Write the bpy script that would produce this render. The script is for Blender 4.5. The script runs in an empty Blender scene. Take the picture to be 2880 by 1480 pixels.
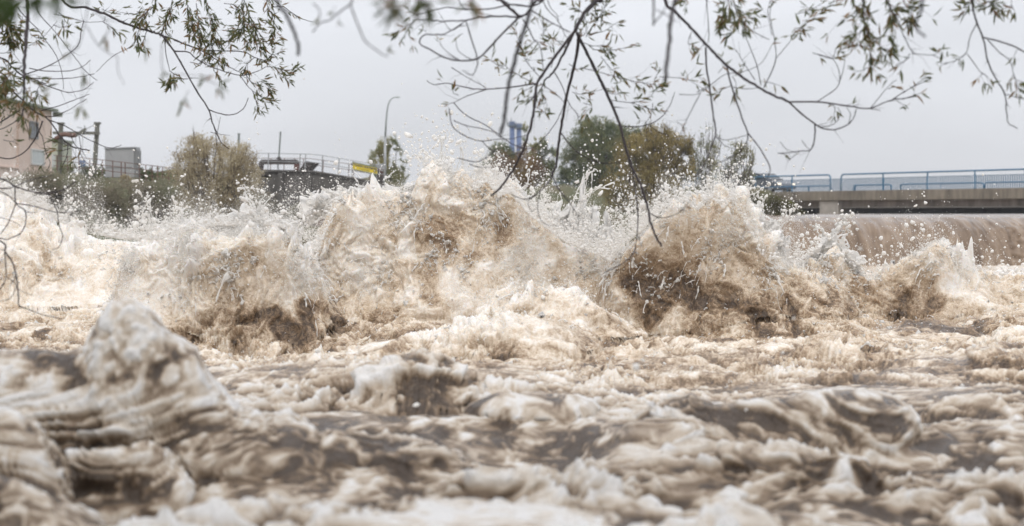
import bpy, bmesh, math, random
import numpy as np
from mathutils import Vector, Matrix
rng = np.random.default_rng(11)
random.seed(5)
SC = bpy.context.scene
COL = SC.collection
R = math.radians
F, HX, HY, CZ = 4000.0, 1440.0, 600.0, 1.6      # lens in photo pixels, principal column, horizon row, eye height

def P(px, py, Y):
    """world point that stands at depth Y under photo position (px, py)"""
    return Vector(((px - HX) / F * Y, Y, CZ + (HY - py) / F * Y))

# ------------------------------------------------------------------ materials
MATS = {}
def nodes_of(name):
    m = bpy.data.materials.new(name); m.use_nodes = True
    nt = m.node_tree; b = nt.nodes['Principled BSDF']
    MATS[name] = m
    return m, nt, b
def ramp(nt, src, stops):
    r = nt.nodes.new('ShaderNodeValToRGB'); el = r.color_ramp.elements
    while len(el) < len(stops): el.new(0.5)
    for e, (p, c) in zip(el, stops): e.position = p; e.color = (*c, 1)
    nt.links.new(src, r.inputs[0]); return r.outputs[0]
def noise(nt, scale, detail=5, rough=.6, vec=None, dist=0.0):
    n = nt.nodes.new('ShaderNodeTexNoise'); n.inputs['Scale'].default_value = scale
    n.inputs['Detail'].default_value = detail; n.inputs['Roughness'].default_value = rough
    n.inputs['Distortion'].default_value = dist
    if vec is not None: nt.links.new(vec, n.inputs['Vector'])
    return n.outputs['Fac']
def coords(nt, scale=(1, 1, 1), kind='Object'):
    t = nt.nodes.new('ShaderNodeTexCoord'); m = nt.nodes.new('ShaderNodeMapping')
    m.inputs['Scale'].default_value = scale
    nt.links.new(t.outputs[kind], m.inputs[0]); return m.outputs[0]
def bump(nt, b, h, strength=.3, dist=.02):
    n = nt.nodes.new('ShaderNodeBump'); n.inputs['Strength'].default_value = strength
    n.inputs['Distance'].default_value = dist
    nt.links.new(h, n.inputs['Height']); nt.links.new(n.outputs[0], b.inputs['Normal'])
def mat(name, c, rough=.7, var=.25, scale=4, metal=0, bumpy=.2, stretch=(1, 1, 1), spec=.5):
    """plain surface with worn, uneven colour"""
    m, nt, b = nodes_of(name)
    v = coords(nt, stretch)
    f = noise(nt, scale, 6, .62, v)
    lo = [x * (1 - var) for x in c]; hi = [min(1, x * (1 + var)) for x in c]
    nt.links.new(ramp(nt, f, [(.3, lo), (.7, hi)]), b.inputs['Base Color'])
    b.inputs['Roughness'].default_value = rough; b.inputs['Metallic'].default_value = metal
    b.inputs['Specular IOR Level'].default_value = spec
    if bumpy: bump(nt, b, noise(nt, scale * 6, 4, .6, v), bumpy, .02)
    return m

# ------------------------------------------------------------------ mesh helpers
class MB:
    """collects boxes, bars and tubes and links them as one mesh object"""
    def __init__(s): s.v = []; s.f = []
    def add(s, vs, fs):
        o = len(s.v); s.v += [tuple(p) for p in vs]; s.f += [tuple(i + o for i in q) for q in fs]
    def box(s, c, size, rz=0, ry=0, rx=0, top=(1, 1)):
        M = Matrix.Translation(c) @ Matrix.Rotation(rz, 4, 'Z') @ Matrix.Rotation(ry, 4, 'Y') @ Matrix.Rotation(rx, 4, 'X')
        x, y, z = [k / 2 for k in size]
        vs = [(-x, -y, -z), (x, -y, -z), (x, y, -z), (-x, y, -z)]
        vs += [(-x * top[0], -y * top[1], z), (x * top[0], -y * top[1], z), (x * top[0], y * top[1], z), (-x * top[0], y * top[1], z)]
        s.add([M @ Vector(v) for v in vs], [(3, 2, 1, 0), (4, 5, 6, 7), (0, 1, 5, 4), (1, 2, 6, 5), (2, 3, 7, 6), (3, 0, 4, 7)])
        return s
    def bar(s, a, b, w, d=None, up=(0, 0, 1)):
        """square bar from a to b"""
        a, b = Vector(a), Vector(b); d = d or w
        t = (b - a).normalized(); u = Vector(up)
        if abs(t.dot(u)) > .95: u = Vector((0, 1, 0))
        x = t.cross(u).normalized() * w / 2; y = x.cross(t).normalized() * d / 2
        vs = [p + i * x + j * y for p in (a, b) for i, j in ((-1, -1), (1, -1), (1, 1), (-1, 1))]
        s.add(vs, [(0, 1, 2, 3), (7, 6, 5, 4), (0, 4, 5, 1), (1, 5, 6, 2), (2, 6, 7, 3), (3, 7, 4, 0)])
        return s
    def tube(s, pts, rad, n=8, cap=True):
        pts = [Vector(p) for p in pts]; m = len(pts)
        rad = [float(r) for r in rad] if hasattr(rad, '__len__') else [float(rad)] * m
        vs = []; ref = None
        for i, p in enumerate(pts):
            t = (pts[min(i + 1, m - 1)] - pts[max(i - 1, 0)]).normalized()
            if ref is None:
                ref = Vector((0, 0, 1)) if abs(t.z) < .9 else Vector((1, 0, 0))
            ref = (ref - ref.dot(t) * t).normalized(); w = t.cross(ref)
            for k in range(n):
                a = 2 * math.pi * k / n
                vs.append(p + rad[i] * (math.cos(a) * ref + math.sin(a) * w))
        fs = [(i * n + k, i * n + (k + 1) % n, (i + 1) * n + (k + 1) % n, (i + 1) * n + k) for i in range(m - 1) for k in range(n)]
        if cap: fs += [tuple(range(n))[::-1], tuple((m - 1) * n + k for k in range(n))]
        s.add(vs, fs); return s
    def prism(s, pts, ext):
        """flat outline pushed along a vector"""
        n = len(pts); e = Vector(ext); a = [Vector(p) for p in pts]
        s.add(a + [p + e for p in a], [tuple(range(n))[::-1], tuple(range(n, 2 * n))] + [(i, (i + 1) % n, n + (i + 1) % n, n + i) for i in range(n)])
        return s
    def build(s, name, m, parent=None, smooth=False, bevel=0, normals=True):
        me = bpy.data.meshes.new(name); me.from_pydata(s.v, [], s.f); me.update()
        if normals:
            bm = bmesh.new(); bm.from_mesh(me); bmesh.ops.recalc_face_normals(bm, faces=bm.faces)
            if bevel: bmesh.ops.bevel(bm, geom=[e for e in bm.edges if e.calc_face_angle(0) > .5], offset=bevel, segments=2, profile=.7, affect='EDGES')
            bm.to_mesh(me); bm.free()
        if smooth: me.polygons.foreach_set('use_smooth', [True] * len(me.polygons))
        return link(name, me, m, parent)
def link(name, me, m, parent=None):
    if m: me.materials.append(m)
    o = bpy.data.objects.new(name, me); COL.objects.link(o)
    if parent:
        o.parent = parent; o.location = -parent.location if parent.parent is None else (0, 0, 0)
    return o
def fastmesh(name, co, tris=None, quads=None, smooth=True):
    """mesh from numpy arrays"""
    me = bpy.data.meshes.new(name); f = tris if tris is not None else quads
    k = f.shape[1]; nf = len(f)
    me.vertices.add(len(co)); me.vertices.foreach_set('co', np.ascontiguousarray(co, np.float32).ravel())
    me.loops.add(nf * k); me.loops.foreach_set('vertex_index', np.ascontiguousarray(f, np.int32).ravel())
    me.polygons.add(nf); me.polygons.foreach_set('loop_start', np.arange(0, nf * k, k, dtype=np.int32))
    if smooth: me.polygons.foreach_set('use_smooth', np.ones(nf, bool))
    me.update(calc_edges=True); me.validate()
    return me
def attr(me, name, vals):
    a = me.attributes.new(name, 'FLOAT', 'POINT'); a.data.foreach_set('value', np.ascontiguousarray(vals, np.float32))
def tag(o, label=None, cat=None, group=None, kind=None):
    if label: o['label'] = label
    if cat: o['category'] = cat
    if group: o['group'] = group
    if kind: o['kind'] = kind
    return o
def empty(name, loc, label, cat, group=None):
    o = bpy.data.objects.new(name, None); COL.objects.link(o); o.location = loc; o.empty_display_size = .2
    return tag(o, label, cat, group)

# ------------------------------------------------------------------ solid noise for numpy
def _cube(n=96, lo=9, hi=15, seed=3):
    g = np.random.default_rng(seed); s = np.fft.rfftn(g.standard_normal((n, n, n)))
    k = np.fft.fftfreq(n) * n; kz = np.fft.rfftfreq(n) * n
    r = np.sqrt(k[:, None, None] ** 2 + k[None, :, None] ** 2 + kz[None, None, :] ** 2)
    s *= ((r > lo) & (r < hi)); c = np.fft.irfftn(s, s=(n, n, n)).astype(np.float32)
    return c / c.std()
CUBE = _cube(); CN = 96
def sn(x, y, z, wl, seed=0):
    """band noise of wavelength wl, unit deviation"""
    k = 96 / 12.0 / wl; s = seed * 17.37
    c, d = math.cos(seed * 1.3), math.sin(seed * 1.3)
    X = ((x * c - y * d) * k + s).astype(np.float32); Y = ((x * d + y * c) * k * .98 + s * 2.1).astype(np.float32); Z = (z * k * 1.02 + s * .7).astype(np.float32)
    xi = np.floor(X); yi = np.floor(Y); zi = np.floor(Z)
    fx, fy, fz = X - xi, Y - yi, Z - zi
    x0 = np.mod(xi, CN).astype(np.int32); y0 = np.mod(yi, CN).astype(np.int32); z0 = np.mod(zi, CN).astype(np.int32)
    x1 = (x0 + 1) % CN; y1 = (y0 + 1) % CN; z1 = (z0 + 1) % CN
    C = CUBE.ravel(); a = x0 * CN * CN; b = x1 * CN * CN; c0 = y0 * CN; c1 = y1 * CN
    v00 = C[a + c0 + z0] * (1 - fz) + C[a + c0 + z1] * fz
    v01 = C[a + c1 + z0] * (1 - fz) + C[a + c1 + z1] * fz
    v10 = C[b + c0 + z0] * (1 - fz) + C[b + c0 + z1] * fz
    v11 = C[b + c1 + z0] * (1 - fz) + C[b + c1 + z1] * fz
    return (v00 * (1 - fy) + v01 * fy) * (1 - fx) + (v10 * (1 - fy) + v11 * fy) * fx
def sstep(a, b, x):
    t = np.clip((x - a) / (b - a), 0, 1); return t * t * (3 - 2 * t)
# ------------------------------------------------------------------ the river below the weir
# wave ridges: depth of the crest, how far it falls to the front / back, forward lean, foam, [(photo column, photo row of crest)]
RIDGES = [
 (27.0, 2.6, 5.0, .2, .9, [(-500, 500), (-100, 500), (0, 520), (60, 538), (120, 560), (170, 600), (240, 630), (350, 648), (450, 650), (600, 690), (800, 760)]),
 (21.0, 1.9, 3.2, .7, .8, [(330, 760), (380, 690), (450, 650), (520, 622), (600, 610), (700, 606), (780, 610), (850, 640), (900, 690), (960, 790)]),
 (24.0, 2.3, 3.6, .8, .6, [(850, 780), (890, 690), (930, 600), (955, 535), (985, 512), (1015, 535), (1050, 518), (1090, 540), (1130, 515), (1170, 525), (1200, 466), (1225, 448), (1250, 470), (1278, 500), (1302, 472), (1335, 512), (1370, 486), (1402, 528), (1440, 515), (1480, 570), (1530, 612), (1590, 655), (1700, 700), (1780, 750), (1850, 810)]),
 (22.3, 1.9, 3.0, .8, .4, [(1640, 830), (1700, 720), (1770, 650), (1800, 625), (1840, 590), (1872, 552), (1900, 572), (1925, 538), (1962, 568), (2000, 530), (2035, 562), (2058, 535), (2088, 585), (2112, 630), (2140, 690), (2190, 735), (2300, 760), (2400, 800)]),
 (24.8, 1.8, 3.0, .5, .6, [(2130, 790), (2220, 730), (2290, 680), (2330, 645), (2370, 700), (2430, 745), (2500, 720), (2550, 672), (2600, 640), (2640, 658), (2690, 725), (2800, 755), (3000, 735), (3400, 725)]),
 (19.0, 1.6, 2.2, .4, .6, [(1300, 880), (1400, 800), (1500, 770), (1620, 780), (1750, 850), (1850, 900)]),
 (17.0, 1.2, 2.0, .3, .7, [(1050, 990), (1150, 930), (1250, 890), (1350, 850), (1450, 835), (1560, 845), (1650, 890), (1750, 960), (1850, 1000)]),
 (16.5, 1.0, 1.6, .3, .9, [(950, 960), (1030, 920), (1110, 900), (1190, 880), (1260, 900), (1330, 950), (1400, 990)]),
 (18.5, 1.2, 1.8, .3, .7, [(2100, 930), (2250, 905), (2400, 925), (2550, 945), (2700, 900), (2850, 870), (3100, 880)]),
 (15.0, 1.0, 1.6, .2, .1, [(2350, 1060), (2500, 1030), (2650, 1000), (2800, 970), (2950, 960), (3300, 960)]),
 (17.5, 1.3, 1.8, .4, .8, [(560, 1000), (640, 940), (700, 905), (780, 900), (860, 930), (960, 985)]),
 (12.2, .8, 1.1, .15, .9, [(960, 1080), (1040, 1040), (1110, 1000), (1180, 985), (1240, 995), (1300, 1040), (1380, 1090)]),
 (11.2, .8, 1.0, .12, .8, [(1240, 1140), (1330, 1110), (1420, 1082), (1520, 1076), (1600, 1090), (1680, 1130), (1780, 1180)]),
 (9.6, 1.0, 1.0, .12, 1., [(-400, 960), (0, 955), (120, 940), (200, 945), (255, 925), (285, 850), (330, 800), (385, 790), (440, 820), (490, 880), (560, 925), (600, 1000), (680, 1080), (780, 1130), (900, 1160), (1050, 1170), (1200, 1165), (1330, 1190), (1450, 1240)]),
 (8.1, .7, .7, .1, .9, [(-400, 1080), (0, 1090), (60, 1085), (130, 1110), (180, 1170), (230, 1260), (300, 1300)]),
 (8.6, .5, .5, .1, .8, [(150, 1240), (250, 1190), (330, 1175), (420, 1150), (470, 1165), (510, 1230), (560, 1300)]),
 (10.6, .8, 1., .12, .9, [(1780, 1160), (1860, 1130), (1900, 1090), (1940, 1060), (2000, 1100), (2100, 1085), (2200, 1070), (2300, 1060), (2420, 1050), (2500, 1085), (2570, 1150), (2630, 1210), (2700, 1260)]),
 (9.1, .55, .7, .15, .6, [(1950, 1260), (2080, 1225), (2200, 1205), (2330, 1190), (2420, 1200), (2470, 1240), (2510, 1310), (2560, 1360)]),
 (10.0, .5, .6, .1, .8, [(1700, 1190), (1800, 1165), (1900, 1170), (2000, 1200), (2060, 1240)]),
 (8.1, .6, .7, .1, .9, [(1100, 1340), (1200, 1310), (1300, 1280), (1400, 1270), (1500, 1300), (1620, 1360)]),
 (7.3, .5, .5, .15, 1., [(1900, 1440), (2050, 1400), (2200, 1385), (2400, 1392), (2600, 1400), (2900, 1370), (3300, 1370)]),
 (7.2, .4, .5, .15, 1., [(-300, 1290), (60, 1320), (160, 1350), (260, 1420), (450, 1440), (620, 1420), (800, 1440), (1000, 1450)]),
]
HOLLOWS = [  # depth, column, half width (photo px), half length (m), drop (m)
 (18.6, 800, 190, .7, .55), (21.4, 1230, 200, .8, .35), (20.0, 1850, 190, .9, .6), (19.6, 2120, 200, .6, .35), (22.6, 2620, 150, .9, .4),
 (8.0, 330, 250, .5, .35), (8.3, 800, 400, .6, .15), (9.6, 1550, 260, .5, .15), (8.2, 2050, 260, .5, .25), (8.4, 2560, 200, .5, .12), (11.6, 1290, 70, .3, .12), (13.6, 2840, 200, .6, .2)]
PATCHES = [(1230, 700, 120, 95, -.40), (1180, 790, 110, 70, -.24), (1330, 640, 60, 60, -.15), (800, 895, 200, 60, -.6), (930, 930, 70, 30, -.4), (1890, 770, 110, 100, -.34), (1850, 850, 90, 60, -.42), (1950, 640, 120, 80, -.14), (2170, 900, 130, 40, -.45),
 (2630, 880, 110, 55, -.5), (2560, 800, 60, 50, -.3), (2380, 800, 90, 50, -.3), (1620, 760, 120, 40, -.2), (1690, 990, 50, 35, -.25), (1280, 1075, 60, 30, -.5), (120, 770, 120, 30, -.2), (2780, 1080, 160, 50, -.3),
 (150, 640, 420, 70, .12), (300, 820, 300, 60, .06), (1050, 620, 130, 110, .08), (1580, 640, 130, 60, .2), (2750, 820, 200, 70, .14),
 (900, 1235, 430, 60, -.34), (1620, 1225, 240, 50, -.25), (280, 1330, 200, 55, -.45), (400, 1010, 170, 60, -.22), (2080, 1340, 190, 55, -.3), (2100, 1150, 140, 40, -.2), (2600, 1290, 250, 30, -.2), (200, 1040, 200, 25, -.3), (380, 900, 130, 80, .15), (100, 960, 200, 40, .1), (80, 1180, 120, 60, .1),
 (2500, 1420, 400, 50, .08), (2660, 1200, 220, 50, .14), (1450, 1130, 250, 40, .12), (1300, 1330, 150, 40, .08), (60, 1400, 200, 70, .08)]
WEIR_Y = 45.0

def water_base(T, Y):
    """mean surface (X, Y, Z) and foam weight for ray slope T and depth Y (arrays)"""
    X = T * Y; px = T * F + HX
    Z = .05 * sn(X, Y, X * 0, 5.0, 1) * sstep(50, 30, Y) - .05
    lean = np.zeros_like(Z); hi = np.zeros_like(Z); foam = np.zeros_like(Z); top = np.zeros_like(Z); wsum = np.zeros_like(Z) + .15
    wob = .12 * sn(X, Y, X * 0, 2.6, 2)
    for (yc, wf, wb, ln, fo, pts) in RIDGES:
        a = np.array(pts, float)
        h = CZ + (HY - np.interp(px, a[:, 0], a[:, 1])) / F * yc
        k = max(1, int(40 / 4))
        edge = sstep(a[0, 0] - 60, a[0, 0] + 60, px) * sstep(a[-1, 0] + 60, a[-1, 0] - 60, px)
        h = np.maximum(h - (.13 if yc > 16 else .03), 0) * edge
        s = Y - yc - wob * min(1, wf)
        p = np.where(s < 0, np.exp(-np.abs(s / (wf * .62)) ** 2.6), np.exp(-np.abs(s / (wb * .6)) ** 1.8))
        c = h * p
        big = c > hi
        lean = np.where(big, ln * np.minimum(h, 1.2) * p ** 2, lean)
        top = np.where(big, p * sstep(.25, .7, h), top)
        foam += fo * c; wsum += c
        # smooth union of ridges
        kk = .12; d = np.clip(.5 + .5 * (c - hi) / kk, 0, 1)
        hi = hi * (1 - d) + c * d + kk * d * (1 - d) * .5
    Z = Z + hi
    for (yc, pc, wp, wl, dz) in HOLLOWS:
        Z = Z - dz * np.exp(-((px - pc) / wp) ** 2 - ((Y - yc) / wl) ** 2)
    return X, Y - lean, Z, foam / wsum, hi, top

def grid_normals(p):
    du = np.gradient(p, axis=1); dv = np.gradient(p, axis=0)
    n = np.cross(du, dv); n /= np.linalg.norm(n, axis=2, keepdims=True) + 1e-9
    return n

def build_river(nc=1500, nr=1350):
    t = np.concatenate([np.linspace(-.75, -.431, 90), np.linspace(-.43, .43, nc), np.linspace(.431, .75, 90)]); nc = len(t)
    yy = np.linspace(4.3, 47, 6000)
    dens = 6400 / yy ** 2 * 1.0
    for yc, w, k in ((23, 2.3, 120), (20.2, 1.8, 100), (25.2, 1.5, 30), (27, 2, 35), (9.2, .8, 150), (17, 1.2, 30), (8, .6, 70), (10.6, .7, 70), (12, .7, 40), (15, 1, 20)):
        dens = dens + k * np.exp(-((yy - yc) / w) ** 2)
    cum = np.cumsum(dens); cum = (cum - cum[0]) / (cum[-1] - cum[0])
    y = np.interp(np.linspace(0, 1, nr), cum, yy)
    T, Yg = np.meshgrid(t, y)
    T = T.astype(np.float32); Yg = Yg.astype(np.float32)
    X, Y, Z, foam, hi, top = water_base(T, Yg)
    p = np.stack([X, Y, Z], 2).astype(np.float32)
    far = sstep(30, 40, Yg)                                   # calmer towards the weir
    near = sstep(16.5, 10.5, Yg)
    n = grid_normals(p)
    x, yw, z = p[..., 0], p[..., 1], p[..., 2]
    # domain warp so that lumps stretch and curl
    nw = 1 - .7 * near * sstep(.1, .6, hi)
    wx = .10 * sn(x, yw, z, 1.1, 3); wy = .10 * sn(x, yw, z, 1.1, 4); wz = .10 * sn(x, yw, z, 1.1, 5)
    wx += .035 * sn(x, yw, z, .3, 6); wy += .035 * sn(x, yw, z, .3, 7); wz += .035 * sn(x, yw, z, .3, 8)
    wx *= nw; wy *= nw; wz *= nw
    qx, qy, qz = x + wx, yw + wy, z + wz
    act = np.clip(.55 + .45 * sn(x, yw, z, 2.2, 9), .15, 1.3)    # how broken the surface is
    disp = np.zeros_like(x); crest = np.zeros_like(x)
    a1 = .10 * (1 - .35 * far)
    up = sstep(.1, .6, hi)                                      # inside the standing waves
    mid = up * (1 - near)
    flat = near * (1 - up)
    chop = np.zeros_like(x)
    band = sstep(25, 18, Yg) * (1 - near) * (1 - up)          # choppy water between the near and the great waves
    for i, (wl, amp) in enumerate(((1.3, .085), (.62, .050), (.30, .036), (.15, .024), (.075, .017), (.038, .010))):
        v = sn(qx * (1 - .5 * flat), qy * .85, qz, wl, 20 + i); v = 1.7 * np.tanh(v / 1.7)
        rid = .5 - np.abs(v); bil = np.abs(v) - .7
        if i == 0: d = rid * (1 - near) + near * .75 * v
        elif i in (1, 2): d = (bil * .7 + .3 * v) * (1 - near) + near * (.62 * v + (.25 if i == 1 else .1) * rid)
        elif i == 5: d = rid
        else: d = (.4 * v + .6 * bil) * (1 - near) + near * (.5 * v + .5 * bil)
        g = amp * d * (act if i > 0 else 1) * (1 - .3 * far)
        g = g * (1 + mid * (-.35, -.2, .15, .15, -.15, -.3)[i]) * (1 + flat * (.0, .35, .5, .5, .4, 0)[i]) * (1 + near * up * (-.95, -.9, -.75, -.65, -.6, -.5)[i]) * (1 + band * (.3, .6, .35, .15, 0, 0)[i])
        disp += g; crest += d * (.8, .6, .5, .35, .25, .15)[i]
        if i >= 1: chop += d * (0, .35, .5, .45, .3, .1)[i]
    p += n * disp[..., None]
    # thin lips thrown forward and up at the crests
    jet = np.clip(sn(qx, qy, qz, .40, 31) - .8, 0, 2) * sstep(.15, .9, hi) * act * (1 - near)
    p += (n * .6 + np.array([0, -.25, .55], np.float32)) * (jet * .10)[..., None]
    # ragged rim: the crest is pulled up into points
    t4 = top ** 5 * sstep(12, 15, Yg)
    spike = np.clip(sn(qx, qy * .3, qz * .25, .26, 45) - .35, 0, 2) + .7 * np.clip(sn(qx, qy * .3, qz * .3, .11, 46) - .5, 0, 2)
    spike = spike * t4 * np.clip(.5 + sn(x, yw * .3, x * 0, 1.3, 47), 0, 1.6)
    p += np.array([0, -.25, 1.], np.float32) * (spike * .13)[..., None]
    jet = jet + spike
    low = sn(qx, qy, qz, 1.7, 33)
    fm = .645 + .35 * (foam - .55) + .07 * crest + .09 * low + .06 * sn(qx, qy, qz, .5, 35) + .25 * jet
    fm += .22 * sstep(24, 31, Yg) - .04 * near * (1 - up)
    fm += 0
    # foam drawn out into streaks on the near water
    s1 = sn(qx * .4, qy, qz, .60, 38); s2 = .5 - np.abs(sn(qx * .45, qy, qz, .34, 39)); s3 = .5 - np.abs(sn(qx * .5, qy, qz, .13, 40)); s4 = sn(qx * .5, qy, qz, .06, 42)
    st = .34 * s1 + .42 * s2 + .30 * s3 + .10 * s4
    fm = fm * (1 - near) + near * (.415 + .30 * st + .72 * chop + .34 * up + 1.7 * np.clip(disp, -.1, .12))
    fm += band * (.24 * st + .25 * chop - .05)
    # brown, less aerated water, hollows' shade painted in; belts of thick foam
    pc = p[..., 0] / p[..., 1] * F + HX; pr = HY - (p[..., 2] - CZ) / p[..., 1] * F
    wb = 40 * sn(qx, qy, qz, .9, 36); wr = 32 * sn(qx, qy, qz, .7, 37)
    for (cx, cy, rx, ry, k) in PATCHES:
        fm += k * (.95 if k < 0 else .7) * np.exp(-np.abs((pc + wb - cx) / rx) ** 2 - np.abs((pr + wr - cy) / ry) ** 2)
    co = p.reshape(-1, 3)
    i = np.arange(nc * nr).reshape(nr, nc)
    q = np.stack([i[:-1, :-1], i[:-1, 1:], i[1:, 1:], i[1:, :-1]], 2).reshape(-1, 4)
    me = fastmesh('water', co, quads=q)
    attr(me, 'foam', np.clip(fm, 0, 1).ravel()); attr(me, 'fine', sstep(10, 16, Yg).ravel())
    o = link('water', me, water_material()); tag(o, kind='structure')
    return p, grid_normals(p), hi, Yg, fm

def water_material(name='churned_water', fixed=None):
    m, nt, b = nodes_of(name)
    L = nt.links.new
    v = coords(nt)
    if fixed is None:
        a = nt.nodes.new('ShaderNodeAttribute'); a.attribute_name = 'foam'; src = a.outputs['Fac']
    else:
        a = nt.nodes.new('ShaderNodeValue'); a.outputs[0].default_value = fixed; src = a.outputs[0]
    def mth(op, x, y):
        n = nt.nodes.new('ShaderNodeMath'); n.operation = op
        for k, q in enumerate((x, y)):
            if isinstance(q, (int, float)): n.inputs[k].default_value = q
            else: L(q, n.inputs[k])
        return n.outputs[0]
    # torn foam lace: thin bright lines on the brown water
    f1 = noise(nt, 5, 4, .6, v, 1.2); f2 = noise(nt, 16, 4, .6, v, .8)
    def lines(f, w):
        return mth('MAXIMUM', mth('SUBTRACT', 1, mth('MULTIPLY', mth('ABSOLUTE', mth('SUBTRACT', f, .5), 0), w)), 0)
    lace = mth('ADD', mth('MULTIPLY', lines(f1, 14), .16), mth('MULTIPLY', lines(f2, 12), .14))
    grain = mth('MULTIPLY', mth('SUBTRACT', noise(nt, 45, 3, .6, v), .5), .30)
    if fixed is None:
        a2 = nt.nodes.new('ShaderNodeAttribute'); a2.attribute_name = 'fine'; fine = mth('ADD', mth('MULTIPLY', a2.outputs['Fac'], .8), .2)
    else: fine = 1
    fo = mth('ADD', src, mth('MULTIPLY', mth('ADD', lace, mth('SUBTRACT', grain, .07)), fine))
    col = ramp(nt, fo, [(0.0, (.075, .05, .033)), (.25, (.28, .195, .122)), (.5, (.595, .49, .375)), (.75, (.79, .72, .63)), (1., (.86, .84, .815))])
    hs = nt.nodes.new('ShaderNodeHueSaturation'); L(col, hs.inputs['Color'])
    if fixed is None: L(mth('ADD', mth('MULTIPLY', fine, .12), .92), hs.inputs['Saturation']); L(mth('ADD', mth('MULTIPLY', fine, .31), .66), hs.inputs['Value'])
    L(hs.outputs[0], b.inputs['Base Color'])
    rg = nt.nodes.new('ShaderNodeMapRange'); rg.inputs['To Min'].default_value = .07; rg.inputs['To Max'].default_value = .30
    L(fo, rg.inputs['Value']); L(rg.outputs[0], b.inputs['Roughness'])
    b.inputs['IOR'].default_value = 1.40
    b.inputs['Subsurface Weight'].default_value = .5;
    if fixed is None: L(mth('MULTIPLY', fine, .42), b.inputs['Subsurface Weight'])
    b.inputs['Subsurface Radius'].default_value = (1, .8, .6)
    b.inputs['Subsurface Scale'].default_value = .10
    h = mth('ADD', mth('MULTIPLY', noise(nt, 38, 5, .7, v, .5), 1.0), mth('MULTIPLY', lines(f2, 9), .5))
    bump(nt, b, h, .5, .014)
    return m
RIVER = build_river()
# ------------------------------------------------------------------ spray: torn sheets, jets and drops
ICO_V = None
def _ico(sub):
    bm = bmesh.new(); bmesh.ops.create_icosphere(bm, subdivisions=sub, radius=1)
    bm.verts.ensure_lookup_table(); v = np.array([x.co for x in bm.verts], np.float32)
    f = np.array([[x.index for x in q.verts] for q in bm.faces], np.int32); bm.free(); return v, f
OCT = (np.array([(1, 0, 0), (-1, 0, 0), (0, 1, 0), (0, -1, 0), (0, 0, 1), (0, 0, -1)], np.float32),
       np.array([(0, 2, 4), (2, 1, 4), (1, 3, 4), (3, 0, 4), (2, 0, 5), (1, 2, 5), (3, 1, 5), (0, 3, 5)], np.int32))
def scatter(pts, rad, shape, stretch=.6):
    """many drops as one array mesh"""
    v, f = shape; n = len(pts)
    ax = rng.normal(size=(n, 3)); ax /= np.linalg.norm(ax, axis=1, keepdims=True)
    st = np.abs(rng.normal(0, stretch, n))
    lum = 1 + .18 * rng.normal(size=(n, len(v)))
    V = v[None] * lum[..., None] * rad[:, None, None]
    d = (V * ax[:, None]).sum(2)
    V = V + d[..., None] * ax[:, None] * st[:, None, None] + pts[:, None]
    return V.reshape(-1, 3), (f[None] + (np.arange(n) * len(v))[:, None, None]).reshape(-1, 3)
def join(parts):
    V, Fc, o = [], [], 0
    for v, f in parts: V.append(v); Fc.append(f + o); o += len(v)
    return np.concatenate(V), np.concatenate(Fc)

def crest_row(px, skip=()):
    """photo row of the water top at a column, from the ridges"""
    r = np.full(np.shape(px), 745.0)
    for k, (yc, wf, wb, ln, fo, pts) in enumerate(RIDGES):
        if k > 4: continue
        a = np.array(pts, float)
        v = np.interp(px, a[:, 0], a[:, 1], left=999, right=999); r = np.minimum(r, v)
    return r

def pix(px, py, Y):
    return np.stack([(px - HX) / F * Y, Y, CZ + (HY - py) / F * Y], 1)

def cloud(n, x0, x1, up, y0, y1, rmed, rsig, rmax, drop=25, clump=.0):
    """drops thrown above the crest between two columns; `up` is the mean height in photo rows"""
    px = rng.uniform(x0, x1, n); base = crest_row(px) + drop
    h = rng.exponential(up, n)
    if clump: h = h * np.clip(.85 + clump * .012 * sn(px * .01, px * 0, px * 0, 1.2, 3), .25, 2.2)
    py = base - h
    Y = rng.uniform(y0, y1, n)
    r = np.minimum(np.exp(rng.normal(math.log(rmed), rsig, n)) * np.exp(-h / up * .12), rmax)
    return pix(px, py, Y), r / F * Y

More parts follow.
